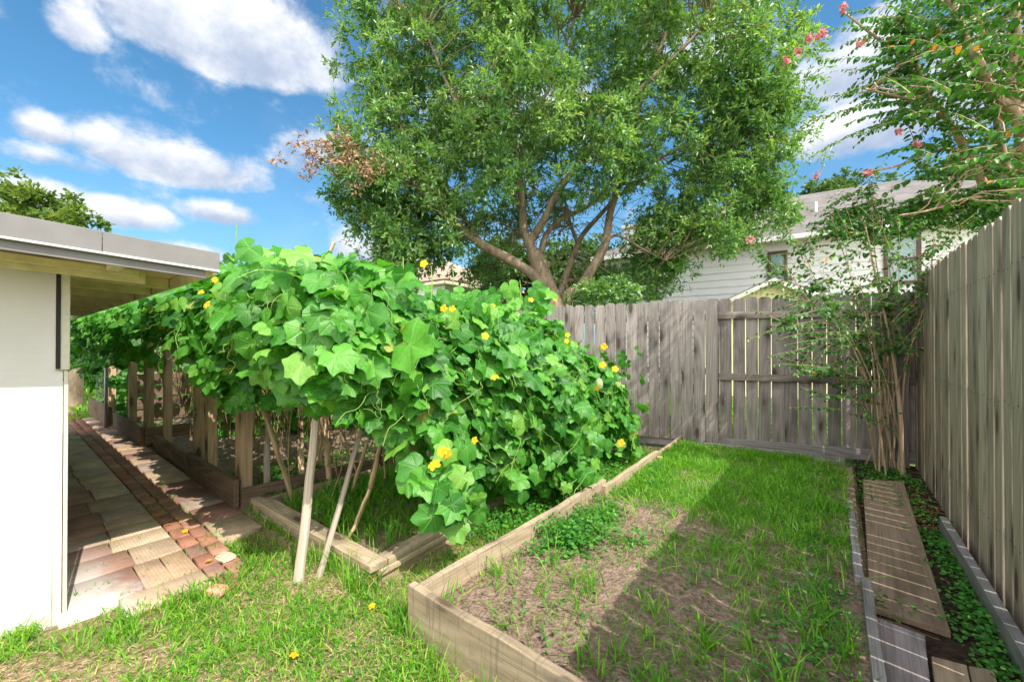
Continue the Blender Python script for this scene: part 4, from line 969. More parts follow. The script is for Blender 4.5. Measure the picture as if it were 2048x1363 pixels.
# twigs joining clusters to the nearest limb
LP = [(p, 1) for L_ in limbs for p in L_[3:]]; LPa = np.array([tuple(p+ol) for p, _ in LP])
for k in range(0, len(C), 3):
    dd_ = ((LPa-C[k])**2).sum(1); j = int(np.argmin(dd_ + 0.5*np.maximum(0, LPa[:, 2]-C[k][2])**2))
    L_ = math.sqrt(dd_[j])
    if L_ < 2.6: thin_branch(mb, LPa[j]-np.array(ol), C[k]-np.array(ol), 0.010+0.006*L_, 0.005, 0.08, 4, 0.10)
for k in range(260):           # bare inner twigs
    j = random.randrange(len(LPa)); a = Vector(LPa[j])-ol
    if a.z > 6.2 or a.x*CN+a.y*SN > 2.6: continue
    b_ = a + Vector((random.gauss(0, .4), random.gauss(0, .4), random.uniform(-.15, .6))); thin_branch(mb, a, b_, 0.012, 0.004, 0.1, 4, 0.15)
    for q in range(2): thin_branch(mb, a.lerp(b_, random.uniform(.4, .9)), b_+Vector((random.gauss(0, .2), random.gauss(0, .2), random.gauss(0, .15))), 0.006, 0.003, 0.1, 3, 0.15)
mb.build('trunk', M['bark'], oak, True)
lv = Leaves(); Cd = np.array([ba(650+random.gauss(0,30), 300+random.gauss(0,18), 7.4) for _ in range(22)] + [ba(720+random.gauss(0,26), 330+random.gauss(0,22), 7.3) for _ in range(13)] + [ba(800, 330, 7.6), ba(625, 335, 7.8), ba(610, 345, 7.8)])
clusters_to_leaves(lv, Cd, np.full(len(Cd), 0.17), 33, 0.085, [small_leaf(.4)], up=-0.2)
db = lv.build('dead_leaves', M['dead_leaf'], oak); db.location = -ol

# --- shoots with leaves in two ranks (crepe myrtle)
def shoots(lv, mb, P0, D0, L, step, size, droop, tm, stemr=0.004, ol_=Vector((0,0,0)), first=0.1):
    P0 = np.asarray(P0); D0 = norm(np.asarray(D0))
    for p, d, l in zip(P0, D0, L):
        n = max(3, int(l/step)); t = np.linspace(first, 1, n)[:, None]
        path = p + d*l*t + np.array([0, 0, -1.0])*droop*l*t**2
        tan = norm(d*l + np.array([0, 0, -2.0])*droop*l*t)
        side = np.cross(tan, [0, 0, 1.0]); side = norm(side); s = np.where(np.arange(n) % 2 == 0, 1.0, -1.0)[:, None]
        T = side*s*0.8 + tan*0.35 + np.array([0, 0, -0.55]) + rng.normal(size=(n, 3))*0.28
        N_ = np.array([0.15, -0.1, 0.9]) + rng.normal(size=(n, 3))*0.35
        sz = size*(1.0-0.45*t[:, 0]**2)*(0.75+0.4*rng.random(n))
        lv.add(tm, path+side*s*0.004, T, N_, sz, np.where(rng.random(n) < 0.012, 1.0, np.clip(rng.random(n)*0.8+rng.random()*0.2, 0, .97)))
        if mb is not None:
            tt = (0, .35, .7, 1.0); pts = [Vector(p + d*l*q + np.array([0, 0, -1.0])*droop*l*q*q)-ol_ for q in tt]
            mb.tube(pts, [stemr, stemr*.85, stemr*.65, stemr*.4], 4, False)
def flower_heads(pts, parent, off, r=0.05, n=26):
    for p in pts:
        lv = Leaves(); q = rsphere(n)*r*rng.random((n, 1))**0.4; q[:, 2] *= 1.4
        lv.add(oval_leaf(.9), q, rsphere(n), rsphere(n), 0.024+0.014*rng.random(n)); o = lv.build('flower', M['myrtle_flower'], parent); o.location = Vector(p)-off
# tall crepe myrtle behind the right fence
cm = thing('crepe_myrtle_tree', 'tall crepe myrtle with smooth pale trunks leaning over the right fence', 'tree', tuple(D(2010, 687, 4.6).xy)+(0,))
cl = cm.location.copy(); mb = MB(); mbt = MB()
Cp = lambda x, y, d: D(x, y, d)-cl
base = Vector((0, 0, -0.05)); cml = []
def cb(pts, r0, r1, **k): cml.append(limb(mb, pts, r0, r1, n=10, jit=0.06, **k))
cb([base, Cp(2040, 560, 4.5), Cp(2060, 380, 4.3), Cp(2040, 240, 4.1), Cp(1995, 190, 4.0), Cp(1955, 110, 3.9), Cp(1938, 80, 3.9), Cp(1900, -20, 3.9)], 0.075, 0.028)
cb([Cp(2035, 225, 4.1), Cp(2026, 150, 4.1), Cp(2040, 60, 4.15), Cp(2030, -60, 4.2)], 0.045, 0.025)
cb([base+Vector((.1,.1,0)), Cp(2035, 480, 4.6), Cp(2022, 370, 4.6), Cp(2000, 260, 4.6), Cp(1985, 150, 4.5), Cp(1960, 20, 4.4)], 0.055, 0.02)
cb([base+Vector((-.05,.1,0)), Cp(2000, 480, 4.8), Cp(1975, 385, 4.8), Cp(1935, 300, 4.7), Cp(1900, 240, 4.6), Cp(1862, 190, 4.5), Cp(1830, 110, 4.4), Cp(1800, 30, 4.4)], 0.06, 0.018)
cb([Cp(2045, 360, 4.4), Cp(2042, 200, 4.5), Cp(2060, 40, 4.6)], 0.05, 0.02)
cb([Cp(1900, 240, 4.6), Cp(1850, 205, 4.4), Cp(1790, 190, 4.2), Cp(1730, 175, 4.1)], 0.025, 0.008)
cb([Cp(1940, 300, 4.7), Cp(1880, 300, 4.5), Cp(1800, 330, 4.3), Cp(1720, 345, 4.2)], 0.022, 0.007)
cb([Cp(1985, 390, 4.7), Cp(1920, 400, 4.4), Cp(1860, 420, 4.2), Cp(1800, 430, 4.1)], 0.022, 0.007)
cb([Cp(1862, 190, 4.5), Cp(1800, 110, 4.4), Cp(1740, 60, 4.3), Cp(1690, 20, 4.3)], 0.022, 0.008)
lv = Leaves(); tm = oval_leaf(.62, .08, -.22)
# shoots spring from the outer half of the limbs and arch towards the garden and outwards
P0 = []; D0 = []; Ls = []
def shoot(a, b, l=None):     # from photo-derived start to end points given in world space
    v = np.array(b)-np.array(a); P0.append(np.array(a)); D0.append(v/np.linalg.norm(v)); Ls.append(np.linalg.norm(v) if l is None else l)
ends = [(1650,70,4.0),(1660,20,4.1),(1690,-10,4.2),(1640,150,4.0),(1625,185,3.9),(1665,195,4.0),(1630,250,3.9),(1680,150,4.1),(1700,110,4.1),(1720,60,4.2),(1760,10,4.2),(1760,270,4.0),(1790,260,4.0),(1800,295,4.0),(1770,200,4.0),(1690,205,4.0),(1720,230,4.0),(1820,60,4.1),(1810,150,4.0)]
starts = [(1860,130,4.4),(1830,60,4.4),(1850,20,4.4),(1830,190,4.4),(1850,200,4.4),(1840,170,4.4),(1850,225,4.4),(1850,150,4.4),(1850,110,4.4),(1860,80,4.4),(1870,40,4.4),(1890,290,4.5),(1900,300,4.5),(1905,280,4.5),(1880,220,4.5),(1860,215,4.4),(1860,230,4.4),(1900,100,4.3),(1900,160,4.3)]
for s_, e_ in zip(starts, ends): shoot(D(*s_), D(*e_))
for k in range(120):
    L_ = random.choice(cml[:5]+cml[3:4]*2); p = L_[random.randrange(len(L_)//2, len(L_))]+cl
    d = np.array([random.gauss(-0.3, .7), random.gauss(-0.25, .6), random.gauss(0.15, .4)]); P0.append(np.array(p)); D0.append(d/np.linalg.norm(d)); Ls.append(random.uniform(.35, .85))
for k in range(520):
    x = random.uniform(1740, 2140); y = random.uniform(-90, 400); dpt = random.uniform(3.6, 5.2)
    if x < 1800 and y > 150: continue
    if y > 290 and x < 1900 and random.random() < .6: continue
    e_ = D(x, y, dpt); s_ = e_ + Vector((random.uniform(.1, .5), random.uniform(-.3, .3), random.uniform(-.45, .1)))
    shoot(s_, e_)
for k in range(170):        # low shoots over the fence top and out to the left
    t = random.random(); x = 1640+330*t+random.gauss(0, 20); y = 440-50*t+random.gauss(0, 22); dp = 4.25+0.35*t
    e_ = D(x, y, dp); s_ = D(x+random.uniform(50, 110), y+random.uniform(-25, 25), dp+.15); shoot(s_, e_)
shoots(lv, mbt, P0, D0, Ls, 0.026, 0.072, 0.16, tm, 0.004, cl, 0.05)
o = lv.build('crown', M['myrtle_leaf'], cm); o.location = -cl
for k in range(160):        # join shoots to limbs
    j = random.randrange(len(P0)-175); a = Vector(P0[j])-cl; best = min((p for L_ in cml for p in L_[4:]), key=lambda p: (p-a).length)
    if (best-a).length < 1.2: thin_branch(mb, best, a, 0.009, 0.005, 0.05, 4, 0.08)
mb.V += []; mb.build('trunk', M['myrtle_bark'], cm, True)
tag(mbt.build('twigs', M['myrtle_bark'], cm, True), kind='stuff')
flower_heads([D(*e_) for e_ in [(1650,62,4.0),(1690,12,4.1),(1620,75,4.0),(1600,100,4.0),(1575,118,4.0),(1640,70,4.0),(1725,85,4.1),(1800,262,4.0),(1740,345,4.0),(1838,285,4.0)]], cm, cl, 0.028)
# corner crepe myrtle shrub with many thin stems
sh = thing('crepe_myrtle_shrub', 'thin many-stemmed crepe myrtle shrub growing in the corner of the two fences', 'shrub', tuple(G(1800, 945).xy)+(0,))
sl = sh.location.copy(); mb = MB(); lv = Leaves(); P0 = []; D0 = []; Ls = []
stem_top = [(1640,540,4.3),(1600,480,4.2),(1660,420,4.2),(1700,380,4.2),(1730,440,4.2),(1760,430,4.2),(1800,440,4.1),(1560,520,4.1),(1690,500,4.2),(1720,560,4.1),(1780,520,4.2),(1820,560,4.2),(1600,600,4.1),(1560,640,4.0),(1650,640,4.0),(1590,730,4.0),(1830,500,4.1),(1745,360,4.2),(1790,620,4.1),(1680,730,4.0),(1620,560,4.3),(1870,470,4.0)]
for i, e_ in enumerate(stem_top):
    if i in (3, 8, 11, 14, 18): continue
    top = D(*e_); b0 = G(1800+random.uniform(-34, 26), 945+random.uniform(-12, 10)); b0.z = 0
    if i in (12, 13, 15): b0 = D(1735+random.uniform(-10,10), 760, 4.25)
    kn = b0.lerp(top, 0.5); kn.x += (b0.x-kn.x)*0.45; kn.y += (b0.y-kn.y)*0.45
    r = random.choice([0.008, 0.010, 0.013]) if i not in (4, 10) else 0.022
    P = catmull([b0-sl, b0.lerp(kn, .5)-sl+Vector((random.gauss(0,.02), random.gauss(0,.02), 0)), kn-sl, kn.lerp(top, .55)-sl+Vector((random.gauss(0,.04), random.gauss(0,.04), 0)), top-sl], 5)
    mb.tube(P, [r*(1-0.72*q/(len(P)-1)) for q in range(len(P))], 7, False, 0.04)
    for q in range(23):
        f = 1-0.5*random.random()**1.5; p = P[int(f*(len(P)-1))]+sl; d = Vector((random.gauss(-.15, .6), random.gauss(-.35, .5), random.gauss(0.25, .4))).normalized()
        l = random.uniform(.16, .42); P0.append(np.array(p)); D0.append(np.array(d)); Ls.append(l)
for k in range(7):          # bare thin canes near the ground
    b0 = G(1780+random.uniform(-60, 60), 935+random.uniform(-12, 14)); top = D(1740+random.uniform(-110, 90), random.uniform(560, 760), 4.2)
    kn = b0.lerp(top, .5)+Vector((random.gauss(.05, .05), random.gauss(0, .05), .1)); P = catmull([b0-sl, kn-sl, top-sl], 6); mb.tube(P, [0.010*(1-.6*q/12) for q in range(len(P))], 6, False, .05)
# leafy arching shoots seen against the house and fence
for (a, b_) in (((1560,560,4.1),(1500,480,4.0)),((1600,600,4.1),(1540,570,4.0)),((1540,540,4.1),(1480,470,4.0)),((1640,640,4.0),(1530,650,3.9)),((1600,650,4.0),(1545,640,3.9)),((1660,690,4.0),(1550,690,3.9)),((1650,735,4.0),(1560,735,3.9)),((1690,790,4.0),(1590,785,3.9)),((1790,640,4.1),(1830,600,4.0)),((1800,700,4.1),(1830,640,4.0)),((1700,470,4.2),(1650,370,4.1)),((1740,430,4.2),(1700,345,4.1)),((1830,520,4.1),(1930,450,3.9)),((1850,500,4.1),(1960,430,3.9)),((1840,540,4.1),(1900,500,3.9)),((1620,520,4.2),(1560,450,4.1))):
    for q in range(3): shoot(D(a[0]+random.gauss(0,12), a[1]+random.gauss(0,12), a[2]), D(b_[0]+random.gauss(0,22), b_[1]+random.gauss(0,16), b_[2]))
shoots(lv, mb, P0, D0, Ls, 0.030, 0.056, 0.10, tm, 0.003, sl, 0.1)
mb.build('stems', M['myrtle_bark'], sh, True)
o = lv.build('foliage', M['myrtle_leaf'], sh); o.location = -sl
flower_heads([D(1502, 478, 4.0), D(1635, 352, 4.1), D(1735, 345, 4.1), D(1560, 140, 4.0)][:3], sh, sl, 0.035, 16)

# --- background trees and hedges
def bgtree(name, label, cat, c, r, n, leaf, mat, nl=66, rc=0.3, trunk=True, tm=None):
    c = Vector(c); t = thing(name, label, cat, (c.x, c.y, 0)); off = Vector((c.x, c.y, 0))
    sp_ = [((0, 0, c.z), r, 1.0)] + [((random.uniform(-.6, .6)*r[0], random.uniform(-.6, .6)*r[1], c.z+random.uniform(-.35, .5)*r[2]), (r[0]*.5, r[1]*.5, r[2]*.5), .35) for _ in range(4)]
    C, O_ = blobs(sp_, n, None, 0.3); lv = Leaves(); clusters_to_leaves(lv, C, np.full(len(C), rc), nl, leaf, [tm or oval_leaf(.5)], outward=O_)
    lv.build('crown', mat, t)
    if trunk:
        mb = MB(); mb.tube([(0,0,0), (0.05,0,c.z*.5), (0,0.05,c.z)], [0.16, 0.12, 0.06], 8, False, .05)
        for k in range(0, len(C), 4): thin_branch(mb, (0, 0, c.z*random.uniform(.5, 1)), C[k], 0.03, 0.008, 0, 4)
        mb.build('trunk', M['bark'], t, True)
    return t
bgtree('broadleaf_tree', 'yellow green tree top rising behind the shed roof at the left', 'tree', D(20, 440, 9.5), (1.6, 1.6, 0.85), 110, 0.12, M['yellowgreen_leaf'], 44, 0.26)
bgtree('broadleaf_tree', 'small spray of green tree branches at the shed roof edge', 'tree', D(150, 448, 9.0), (0.75, 0.6, 0.28), 26, 0.11, M['yellowgreen_leaf'], 44, 0.20)
bgtree('broadleaf_tree', 'grey green tree between the brown roof and the oak trunk', 'tree', D(1010, 560, 19), (1.9, 2, 1.7), 150, 0.22, M['far_leaf'], 55, 0.5)
bgtree('broadleaf_tree', 'distant pale tree seen between the oak limbs above the fence', 'tree', D(1150, 550, 20), (2.6, 2, 2.2), 170, 0.22, M['far_leaf'], 55, 0.5)
bgtree('broadleaf_tree', 'distant tree top showing above the left end of the white house roof ridge', 'tree', D(1680, 400, 24), (2.4, 2, 1.6), 120, 0.22, M['far_leaf'], 55, 0.5)
bgtree('broadleaf_tree', 'distant tree top showing above the right part of the white house roof', 'tree', D(1880, 372, 24), (3.4, 2.5, 1.7), 150, 0.22, M['far_leaf'], 55, 0.5)
bgtree('hedge_shrub', 'leafy shrub growing low behind the back fence beside the oak trunk', 'shrub', D(1215, 590, 8.2), (0.75, 0.5, 0.34), 50, 0.09, M['oak_leaf'], 44, 0.22, False)
bgtree('hedge_shrub', 'dark shrub tops peeking over the vine left of the brown roof', 'shrub', D(730, 600, 16), (2.2, 1.2, 1.3), 110, 0.16, M['far_leaf'], 44, 0.4, False)
bgtree('hedge_shrub', 'bright shrub at the far end of the path beyond the lawn', 'shrub', D(150, 742, 15.5), (1.5, 1.2, 1.1), 130, 0.16, M['yellowgreen_leaf'], 44, 0.35, False)
bgtree('hedge_shrub', 'leafy shrub beside the far end of the vine, left of the mesh panel', 'shrub', D(212, 745, 10.8), (0.6, 0.6, 0.45), 60, 0.12, M['vine_leaf'], 44, 0.22, False)
ff = thing('wooden_fence', 'distant brown fence at the far left behind the shrubs', 'fence', D(40, 687, 19).xy.to_3d())
for i in range(40):
    p = W(-24+i*0.15*2.6, 19.5); o = pydata('picket', *[[(x, y, z) for y in (-.01, .01) for (x, z) in ((-.19,0),(.19,0),(.19,1.7),(.14,1.78),(-.14,1.78),(-.19,1.7))], [(0,1,2,3,4,5),(11,10,9,8,7,6)] + [((i2+1)%6, i2, 6+i2, 6+(i2+1)%6) for i2 in range(6)]], M['picket_z'], ff)
    o.location = p-ff.location; o.rotation_euler = (0, 0, R(38.5))
# banana plant
bp = thing('banana_plant', 'bright green banana plant showing between the vine and the oak trunk', 'plant', W(0.05, 7.3)); bo = bp.location.copy()
mb = MB(); mb.tube([(0,0,0),(0.02,0,0.8),(0,0,1.5)], [.08,.06,.04], 10); mb.build('stem', M['vine_stem'], bp, True)
def banana_leaf(p0, d, L, w, bend, nrm):
    p0 = np.array(p0); d = np.array(d)/np.linalg.norm(d); n_ = 16; V = []; nrm = np.array(nrm)/np.linalg.norm(nrm); s = np.cross(d, nrm); s /= np.linalg.norm(s); F_ = []
    for i in range(n_+1):
        t = i/n_; c = p0 + d*L*t + np.array([0, 0, -1])*bend*L*t*t; ww = w*math.sin(math.pi*min(1, t*0.93+0.05))**0.6*(1 if i % 3 else .8)
        for j in (-1, -.5, 0, .5, 1): V.append(tuple(c + s*ww*j + nrm*abs(j)*ww*0.35))
    for i in range(n_):
        for j in range(4): F_.append((i*5+j, i*5+j+1, (i+1)*5+j+1, (i+1)*5+j))
    return V, F_
for (d, L, w, b_, nr) in (((.02,.1,1),1.05,.17,.05,(.1,-1,.2)),((.5,0.3,.8),.75,.13,.35,(-.5,-.7,.4)),((-.7,-.4,.6),.75,.12,.5,(.4,-.6,.8)),((-.3,.1,.9),.85,.10,.3,(.2,-.9,.2))):
    V, F_ = banana_leaf((0, 0, 1.35), d, L, w, b_, nr); o = npmesh('leaf', V, [np.array(F_)], M['banana'], bp, rnd=np.full(len(V), random.random()), smooth=True)

# ------------------------------------------------------------------ gourd vine
vine = thing('gourd_vine', 'big leafy gourd vine with yellow flowers sprawling over the posts and the timber bed', 'vine', (-2.9, 2.2, 0)); vo = vine.location.copy()
lv = Leaves()
def smooth01(x): x = np.clip(x, 0, 1); return x*x*(3-2*x)
def topz(Y): return np.interp(Y, [1.1, 1.5, 2.0, 3.0, 4.0, 4.5, 4.8], [1.90, 1.84, 1.74, 1.68, 1.52, 1.25, 0.95])
def leaf_batch(P, Nrm, size, old=0.010):
    n = len(P); 
    if n == 0: return
    Nn = norm(norm(Nrm)*0.9 + np.array([0.30, -0.06, 0.55])*0.75 + rng.normal(size=(n, 3))*0.38)
    T = np.array([0, 0, -0.8]) + norm(Nrm)*0.45 + rng.normal(size=(n, 3))*0.48
    k = rng.integers(0, len(PALM), n)
    for q in range(len(PALM)):
        m_ = k == q
        r = np.where(rng.random(m_.sum()) < old, 1.0, np.clip(rng.random(m_.sum())*0.97, 0, 0.965)); lv.add(PALM[q], P[m_], T[m_], Nn[m_], (size if np.isscalar(size) else size[m_])*(0.42+0.85*rng.random(m_.sum())), r)
skins = []
# A: face along the path (towards -y), X from -11.2 to -2.3
def faceA(n, depth=0.0):
    X = -11.2 + 8.9*rng.random(n)**0.8; v = rng.random(n)
    zb = np.interp(X, [-11.2, -9.5, -7.6, -6.6, -5.2, -4.55, -4.3, -3.3, -2.8, -2.3], [0.85, 1.08, 1.30, 1.52, 1.56, 1.42, 1.10, 1.12, 1.20, 1.12]); zb = zb+0.12*np.sin(X*7)+0.06*np.sin(X*17)
    zt = np.interp(X, [-11.2, -8, -5, -3.3, -2.3], [2.0, 2.05, 2.0, 2.0, 1.92])
    z = zb+(zt-zb)*v; Y = 1.22 - 0.20*np.sin(np.pi*v)*(1+.3*np.sin(X*2.3)) - 0.25*smooth01((-7-X)/3) + 0.15*v**4 + 0.08*np.sin(X*5+z*4) + depth
    return np.stack([X, Y, z], 1), np.tile([0.0, -1.0, 0.15], (n, 1)) + np.stack([0*X, 0*X, np.maximum(0, v-.7)*2.5], 1)
def faceB(n, depth=0.0):
    Y = 1.05 + 3.5*rng.random(n)**0.9; v = rng.random(n)
    zb = np.interp(Y, [1.05, 1.3, 1.55, 1.8, 2.1, 2.5, 2.9, 3.3, 4.8], [1.20, 1.10, 0.94, 0.72, 0.50, 0.32, 0.20, 0.16, 0.12]); zb = zb+0.09*np.sin(Y*9)+0.05*np.sin(Y*23)
    zt = topz(Y); z = zb+(zt-zb)*v; X = np.interp(v, [0, .25, .6, .85, 1], [-1.74, -1.72, -1.88, -2.15, -2.5]) - 0.28*smooth01((1.9-Y)/0.9)*(1-v) - 0.30*smooth01((3.1-Y)/0.9)*(1-v) - 0.22*smooth01((Y-2.8)/1.0)
    X = X + 0.09*np.sin(Y*4.1+z*3) + 0.06*np.sin(Y*9) - depth
    return np.stack([X, Y, z], 1), np.tile([1.0, -0.10, 0.25], (n, 1)) + np.stack([0*X, 0*X, np.maximum(0, v-.6)*2.2], 1)
def topT(n):
    X = -5.2 + 2.8*rng.random(n); Y = 1.15 + 3.5*rng.random(n); z = topz(Y) + 0.10*np.sin(X*2.2+1)*np.cos(Y*1.7) + 0.10*smooth01((-2.6-X)/1.2)+rng.normal(size=n)*.04
    return np.stack([X, Y, z], 1), np.tile([0.1, -0.1, 1.0], (n, 1))
def topL(n):
    X = -11.5 + 7*rng.random(n); Y = 1.1 + 1.9*rng.random(n); z = 2.03+0.07*np.sin(X*3)+rng.normal(size=n)*.05
    return np.stack([X, Y, z], 1), np.tile([0.1, -0.1, 1.0], (n, 1))
def endC(n):
    X = -4.6 + 2.9*rng.random(n); v = rng.random(n); Y = 4.75+0.12*np.sin(X*5)-0.2*v; z = 0.15+1.2*v
    return np.stack([X, Y, z], 1), np.tile([0.2, 1.0, 0.2], (n, 1))
def szA(P): return np.where(P[:, 0] < -4.5, 0.092, 0.108)
for fn, n, sz in ((faceA, 2000, None), (faceB, 2600, 0.099), (topT, 950, 0.105), (topL, 460, 0.10), (endC, 180, 0.10)):
    P, N_ = fn(n); P = P + rng.normal(size=P.shape)*0.055
    leaf_batch(P, N_, szA(P) if sz is None else np.where(P[:, 1] > 2.6, sz*0.88, sz*1.05))
for fn, n, dp in ((faceA, 520, 0.20), (faceB, 650, 0.22), (faceB, 420, 0.38)):
    P, N_ = fn(n, dp); leaf_batch(P, N_, 0.13)
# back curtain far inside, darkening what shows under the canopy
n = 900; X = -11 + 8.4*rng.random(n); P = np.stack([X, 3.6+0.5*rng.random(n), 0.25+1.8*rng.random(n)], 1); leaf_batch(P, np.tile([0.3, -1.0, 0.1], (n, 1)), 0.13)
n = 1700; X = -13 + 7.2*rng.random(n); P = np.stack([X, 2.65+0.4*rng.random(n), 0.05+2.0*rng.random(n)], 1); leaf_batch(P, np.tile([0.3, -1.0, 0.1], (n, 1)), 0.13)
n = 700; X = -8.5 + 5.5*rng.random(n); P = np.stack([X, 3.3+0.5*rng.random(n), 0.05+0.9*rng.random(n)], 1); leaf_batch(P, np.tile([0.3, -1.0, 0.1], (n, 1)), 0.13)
for (x0, x1, y0, y1, n, z1) in ((-11.0, -10.2, 1.3, 3.6, 900, 2.0), (-8.6, -8.1, 2.0, 3.4, 420, 2.0), (-6.9, -6.4, 1.95, 3.3, 380, 2.0)):
    P = np.stack([x0+(x1-x0)*rng.random(n), y0+(y1-y0)*rng.random(n), 0.05+z1*rng.random(n)], 1); leaf_batch(P, np.tile([1.0, -0.3, 0.1], (n, 1)), 0.11)
# hanging tongues at the lower fringe
for (px, py, yo, hh) in ((922, 1010, 2.45, .16), (905, 950, 2.5, .16), (915, 985, 2.4, .12), (600, 770, 2.75, .10), (760, 850, 2.55, .10), (500, 790, 3.15, .08), (445, 760, 3.25, .10), (835, 935, 2.5, .12), (300, 712, 5.2, .05), (560, 790, 3.0, .06), (700, 800, 2.6, .10)):
    c = np.array(D(px, py, yo)); n = int(7+hh*45); P = c + rng.normal(size=(n, 3))*np.array([.07, .06, hh*.55]); leaf_batch(P, np.tile([0.6, -0.8, 0.1], (n, 1)), 0.105)
# a few outsized leaves standing at the crest
for (px, py, yo, s_) in ((628, 520, 2.75, .20), (735, 622, 2.35, .17), (820, 690, 2.3, .17), (690, 640, 2.45, .16), (590, 640, 2.6, .16), (560, 560, 2.8, .15), (800, 560, 2.6, .14)):
    P = np.array([D(px, py, yo)]); leaf_batch(P, np.array([[0.5, -0.7, 0.5]]), s_/0.9, 0.0)
foliage = lv.build('foliage', M['vine_leaf'], vine); foliage.location = -vo
# runners, petioles and tendrils
mb = MB()
def surf(n, which):
    P, N_ = which(n, -0.07) if which in (faceA, faceB) else which(n); return P, norm(N_)
for which, n in ((faceA, 60), (faceB, 90)):
    P, N_ = surf(n, which)
    for p, q in zip(P, N_):
        L = random.uniform(.12, .42); th = random.uniform(-math.pi, math.pi); up_ = Vector((0,0,1)); nv = Vector(q); s_ = nv.cross(up_).normalized(); dr = s_*math.cos(th)+nv.cross(s_)*math.sin(th)
        pts = [Vector(p)+dr*L*t + nv*(0.02*math.sin(t*3.1)-.01) + Vector((0,0,-.12*L*t*t)) for t in (0,.2,.4,.6,.8,1)]
        pts = [a+Vector((random.gauss(0,.012), random.gauss(0,.012), random.gauss(0,.012))) for a in pts]
        mb.tube([a-vo for a in catmull(pts, 3)], 0.0026, 5, False)
for which, n in ((faceA, 40), (faceB, 75)):      # coiling tendrils
    P, N_ = surf(n, which)
    for p, q in zip(P, N_):
        nv = Vector(q); p = Vector(p); L = random.uniform(.10, .25); d = (nv+Vector((random.gauss(0,.5), random.gauss(0,.5), random.gauss(-.2,.5)))).normalized(); o_ = d.orthogonal().normalized(); c_ = d.cross(o_)
        pts = []
        for i in range(22):
            t = i/21; rr = 0.014*max(0, t-.35)*1.5; a = max(0, t-.35)*26; pts.append(p + d*L*t + o_*math.cos(a)*rr + c_*math.sin(a)*rr + Vector((0,0,-.5*L*t*t)))
        mb.tube([a-vo for a in pts], 0.0017, 4, False)
# shoots rising above the crest
for (px, py, yo, h_) in ((470, 520, 3.1, .28), (805, 560, 2.9, .17), (862, 600, 2.6, .22), (905, 570, 2.9, .12), (1040, 600, 3.2, .16), (690, 530, 2.7, .1)):
    p = D(px, py, yo); mb.tube([p-vo, p-vo+Vector((.01, 0, h_*.5)), p-vo+Vector((-.01, 0.01, h_))], [.005, .004, .0025], 5, False)
tag(mb.build('runners', M['vine_stem'], vine, True), kind='stuff')
# dry hanging stems under the canopy
mb = MB()
for k in range(420):
    x = random.uniform(-8.5, -2.6); y = random.uniform(1.55, 2.7); zt = random.uniform(1.3, 1.9); L = random.uniform(.5, 1.6); zb = max(.05, zt-L)
    pts = [Vector((x+random.gauss(0,.06), y+random.gauss(0,.06), zt+(zb-zt)*t)) for t in (0,.25,.5,.75,1)]; mb.tube([a-vo for a in catmull(pts, 3)], random.choice([.003,.004,.007]), 4, False)
tag(mb.build('dry_stems', M['dry_stem'], vine, True), kind='stuff')
# flowers: five joined petals, one shared mesh
def flower_mesh():
    V = [(0,0,0)]; Fs = []
    for k in range(5):
        a = 2*math.pi*k/5
        for (da, r, z) in ((-.60,.35,.16),(-.60,.78,.30),(-.34,1.02,.22),(0,1.10,.05),(.34,1.02,.22),(.60,.78,.30),(.60,.35,.16)): V.append((math.cos(a+da)*r, math.sin(a+da)*r, z+random.uniform(-.03,.03)))
        b = 1+k*7; Fs += [(0,b,b+6),(b,b+1,b+5,b+6),(b+1,b+2,b+3,b+5),(b+3,b+4,b+5)]
    V = [(x*.042, y*.042, z*.042) for x, y, z in V]; return V, Fs
FV, FF = flower_mesh(); fme = None
pts = [(660,549,2.5),(848,528,2.8),(888,617,2.35),(905,618,2.3),(530,710,2.7),(885,903,2.35),(870,930,2.33),(893,905,2.35),(1135,670,3.3),(1133,682,3.3),(1208,693,3.9),(478,495,3.1),(402,585,3.3),(508,622,2.8),(495,683,2.8),(415,610,3.2),(326,655,4.4),(970,672,2.6),(990,755,2.7),(1178,878,3.5),(1242,885,4.0),(1062,600,3.2),(1205,730,3.8),(1230,738,3.9),(345,600,4.0),(480,700,2.8),(170,655,7.5),(232,668,6.5),(1195,775,3.7),(560,555,2.9),(430,560,3.3),(985,612,2.9),(198,700,7.4),(160,690,8.0),(950,880,2.5),(470,610,2.9),(810,655,2.4),(1110,600,3.6)]
SFP = [faceA, faceB]
for k, (px, py, yo) in enumerate(pts):
    # snap the flower onto the vine skin: nearest intersection of its sight line with the two leaf faces
    r = Vector(D(px, py, 1.0))-Vector((0,0,CAMH)); tA = (1.04/r.y if r.y > 0 else 99); 
    p = Vector((0,0,CAMH))+r*tA
    if p.x > -2.25:
        t = 1.0
        for it in range(60):
            q = Vector((0,0,CAMH))+r*t
            xs_ = np.interp(q.z, [0.15, 0.6, 1.2, 1.6, topz(q.y)], [-1.64, -1.62, -1.78, -2.0, -2.38])-0.28*float(smooth01((1.9-q.y)/0.9))*(1-min(1,q.z/1.9))
            if q.x < xs_+0.05: break
            t += 0.06
        p = q
    if fme is None:
        o = npmesh('flower', FV, [np.array([f for f in FF if len(f) == 3]), np.array([f for f in FF if len(f) == 4])], M['flower'], vine, rnd=rng.random(len(FV)), smooth=True); fme = o.data
    else:
        o = bpy.data.objects.new('flower', fme); link(o, vine)
    o.location = p-vo; nv = Vector((random.gauss(.4,.3), random.gauss(-.7,.3), random.gauss(.5,.3))).normalized()
    o.rotation_euler = nv.to_track_quat('Z', 'Y').to_euler(); s_ = random.uniform(.5, .85); o.scale = (s_, s_, s_)
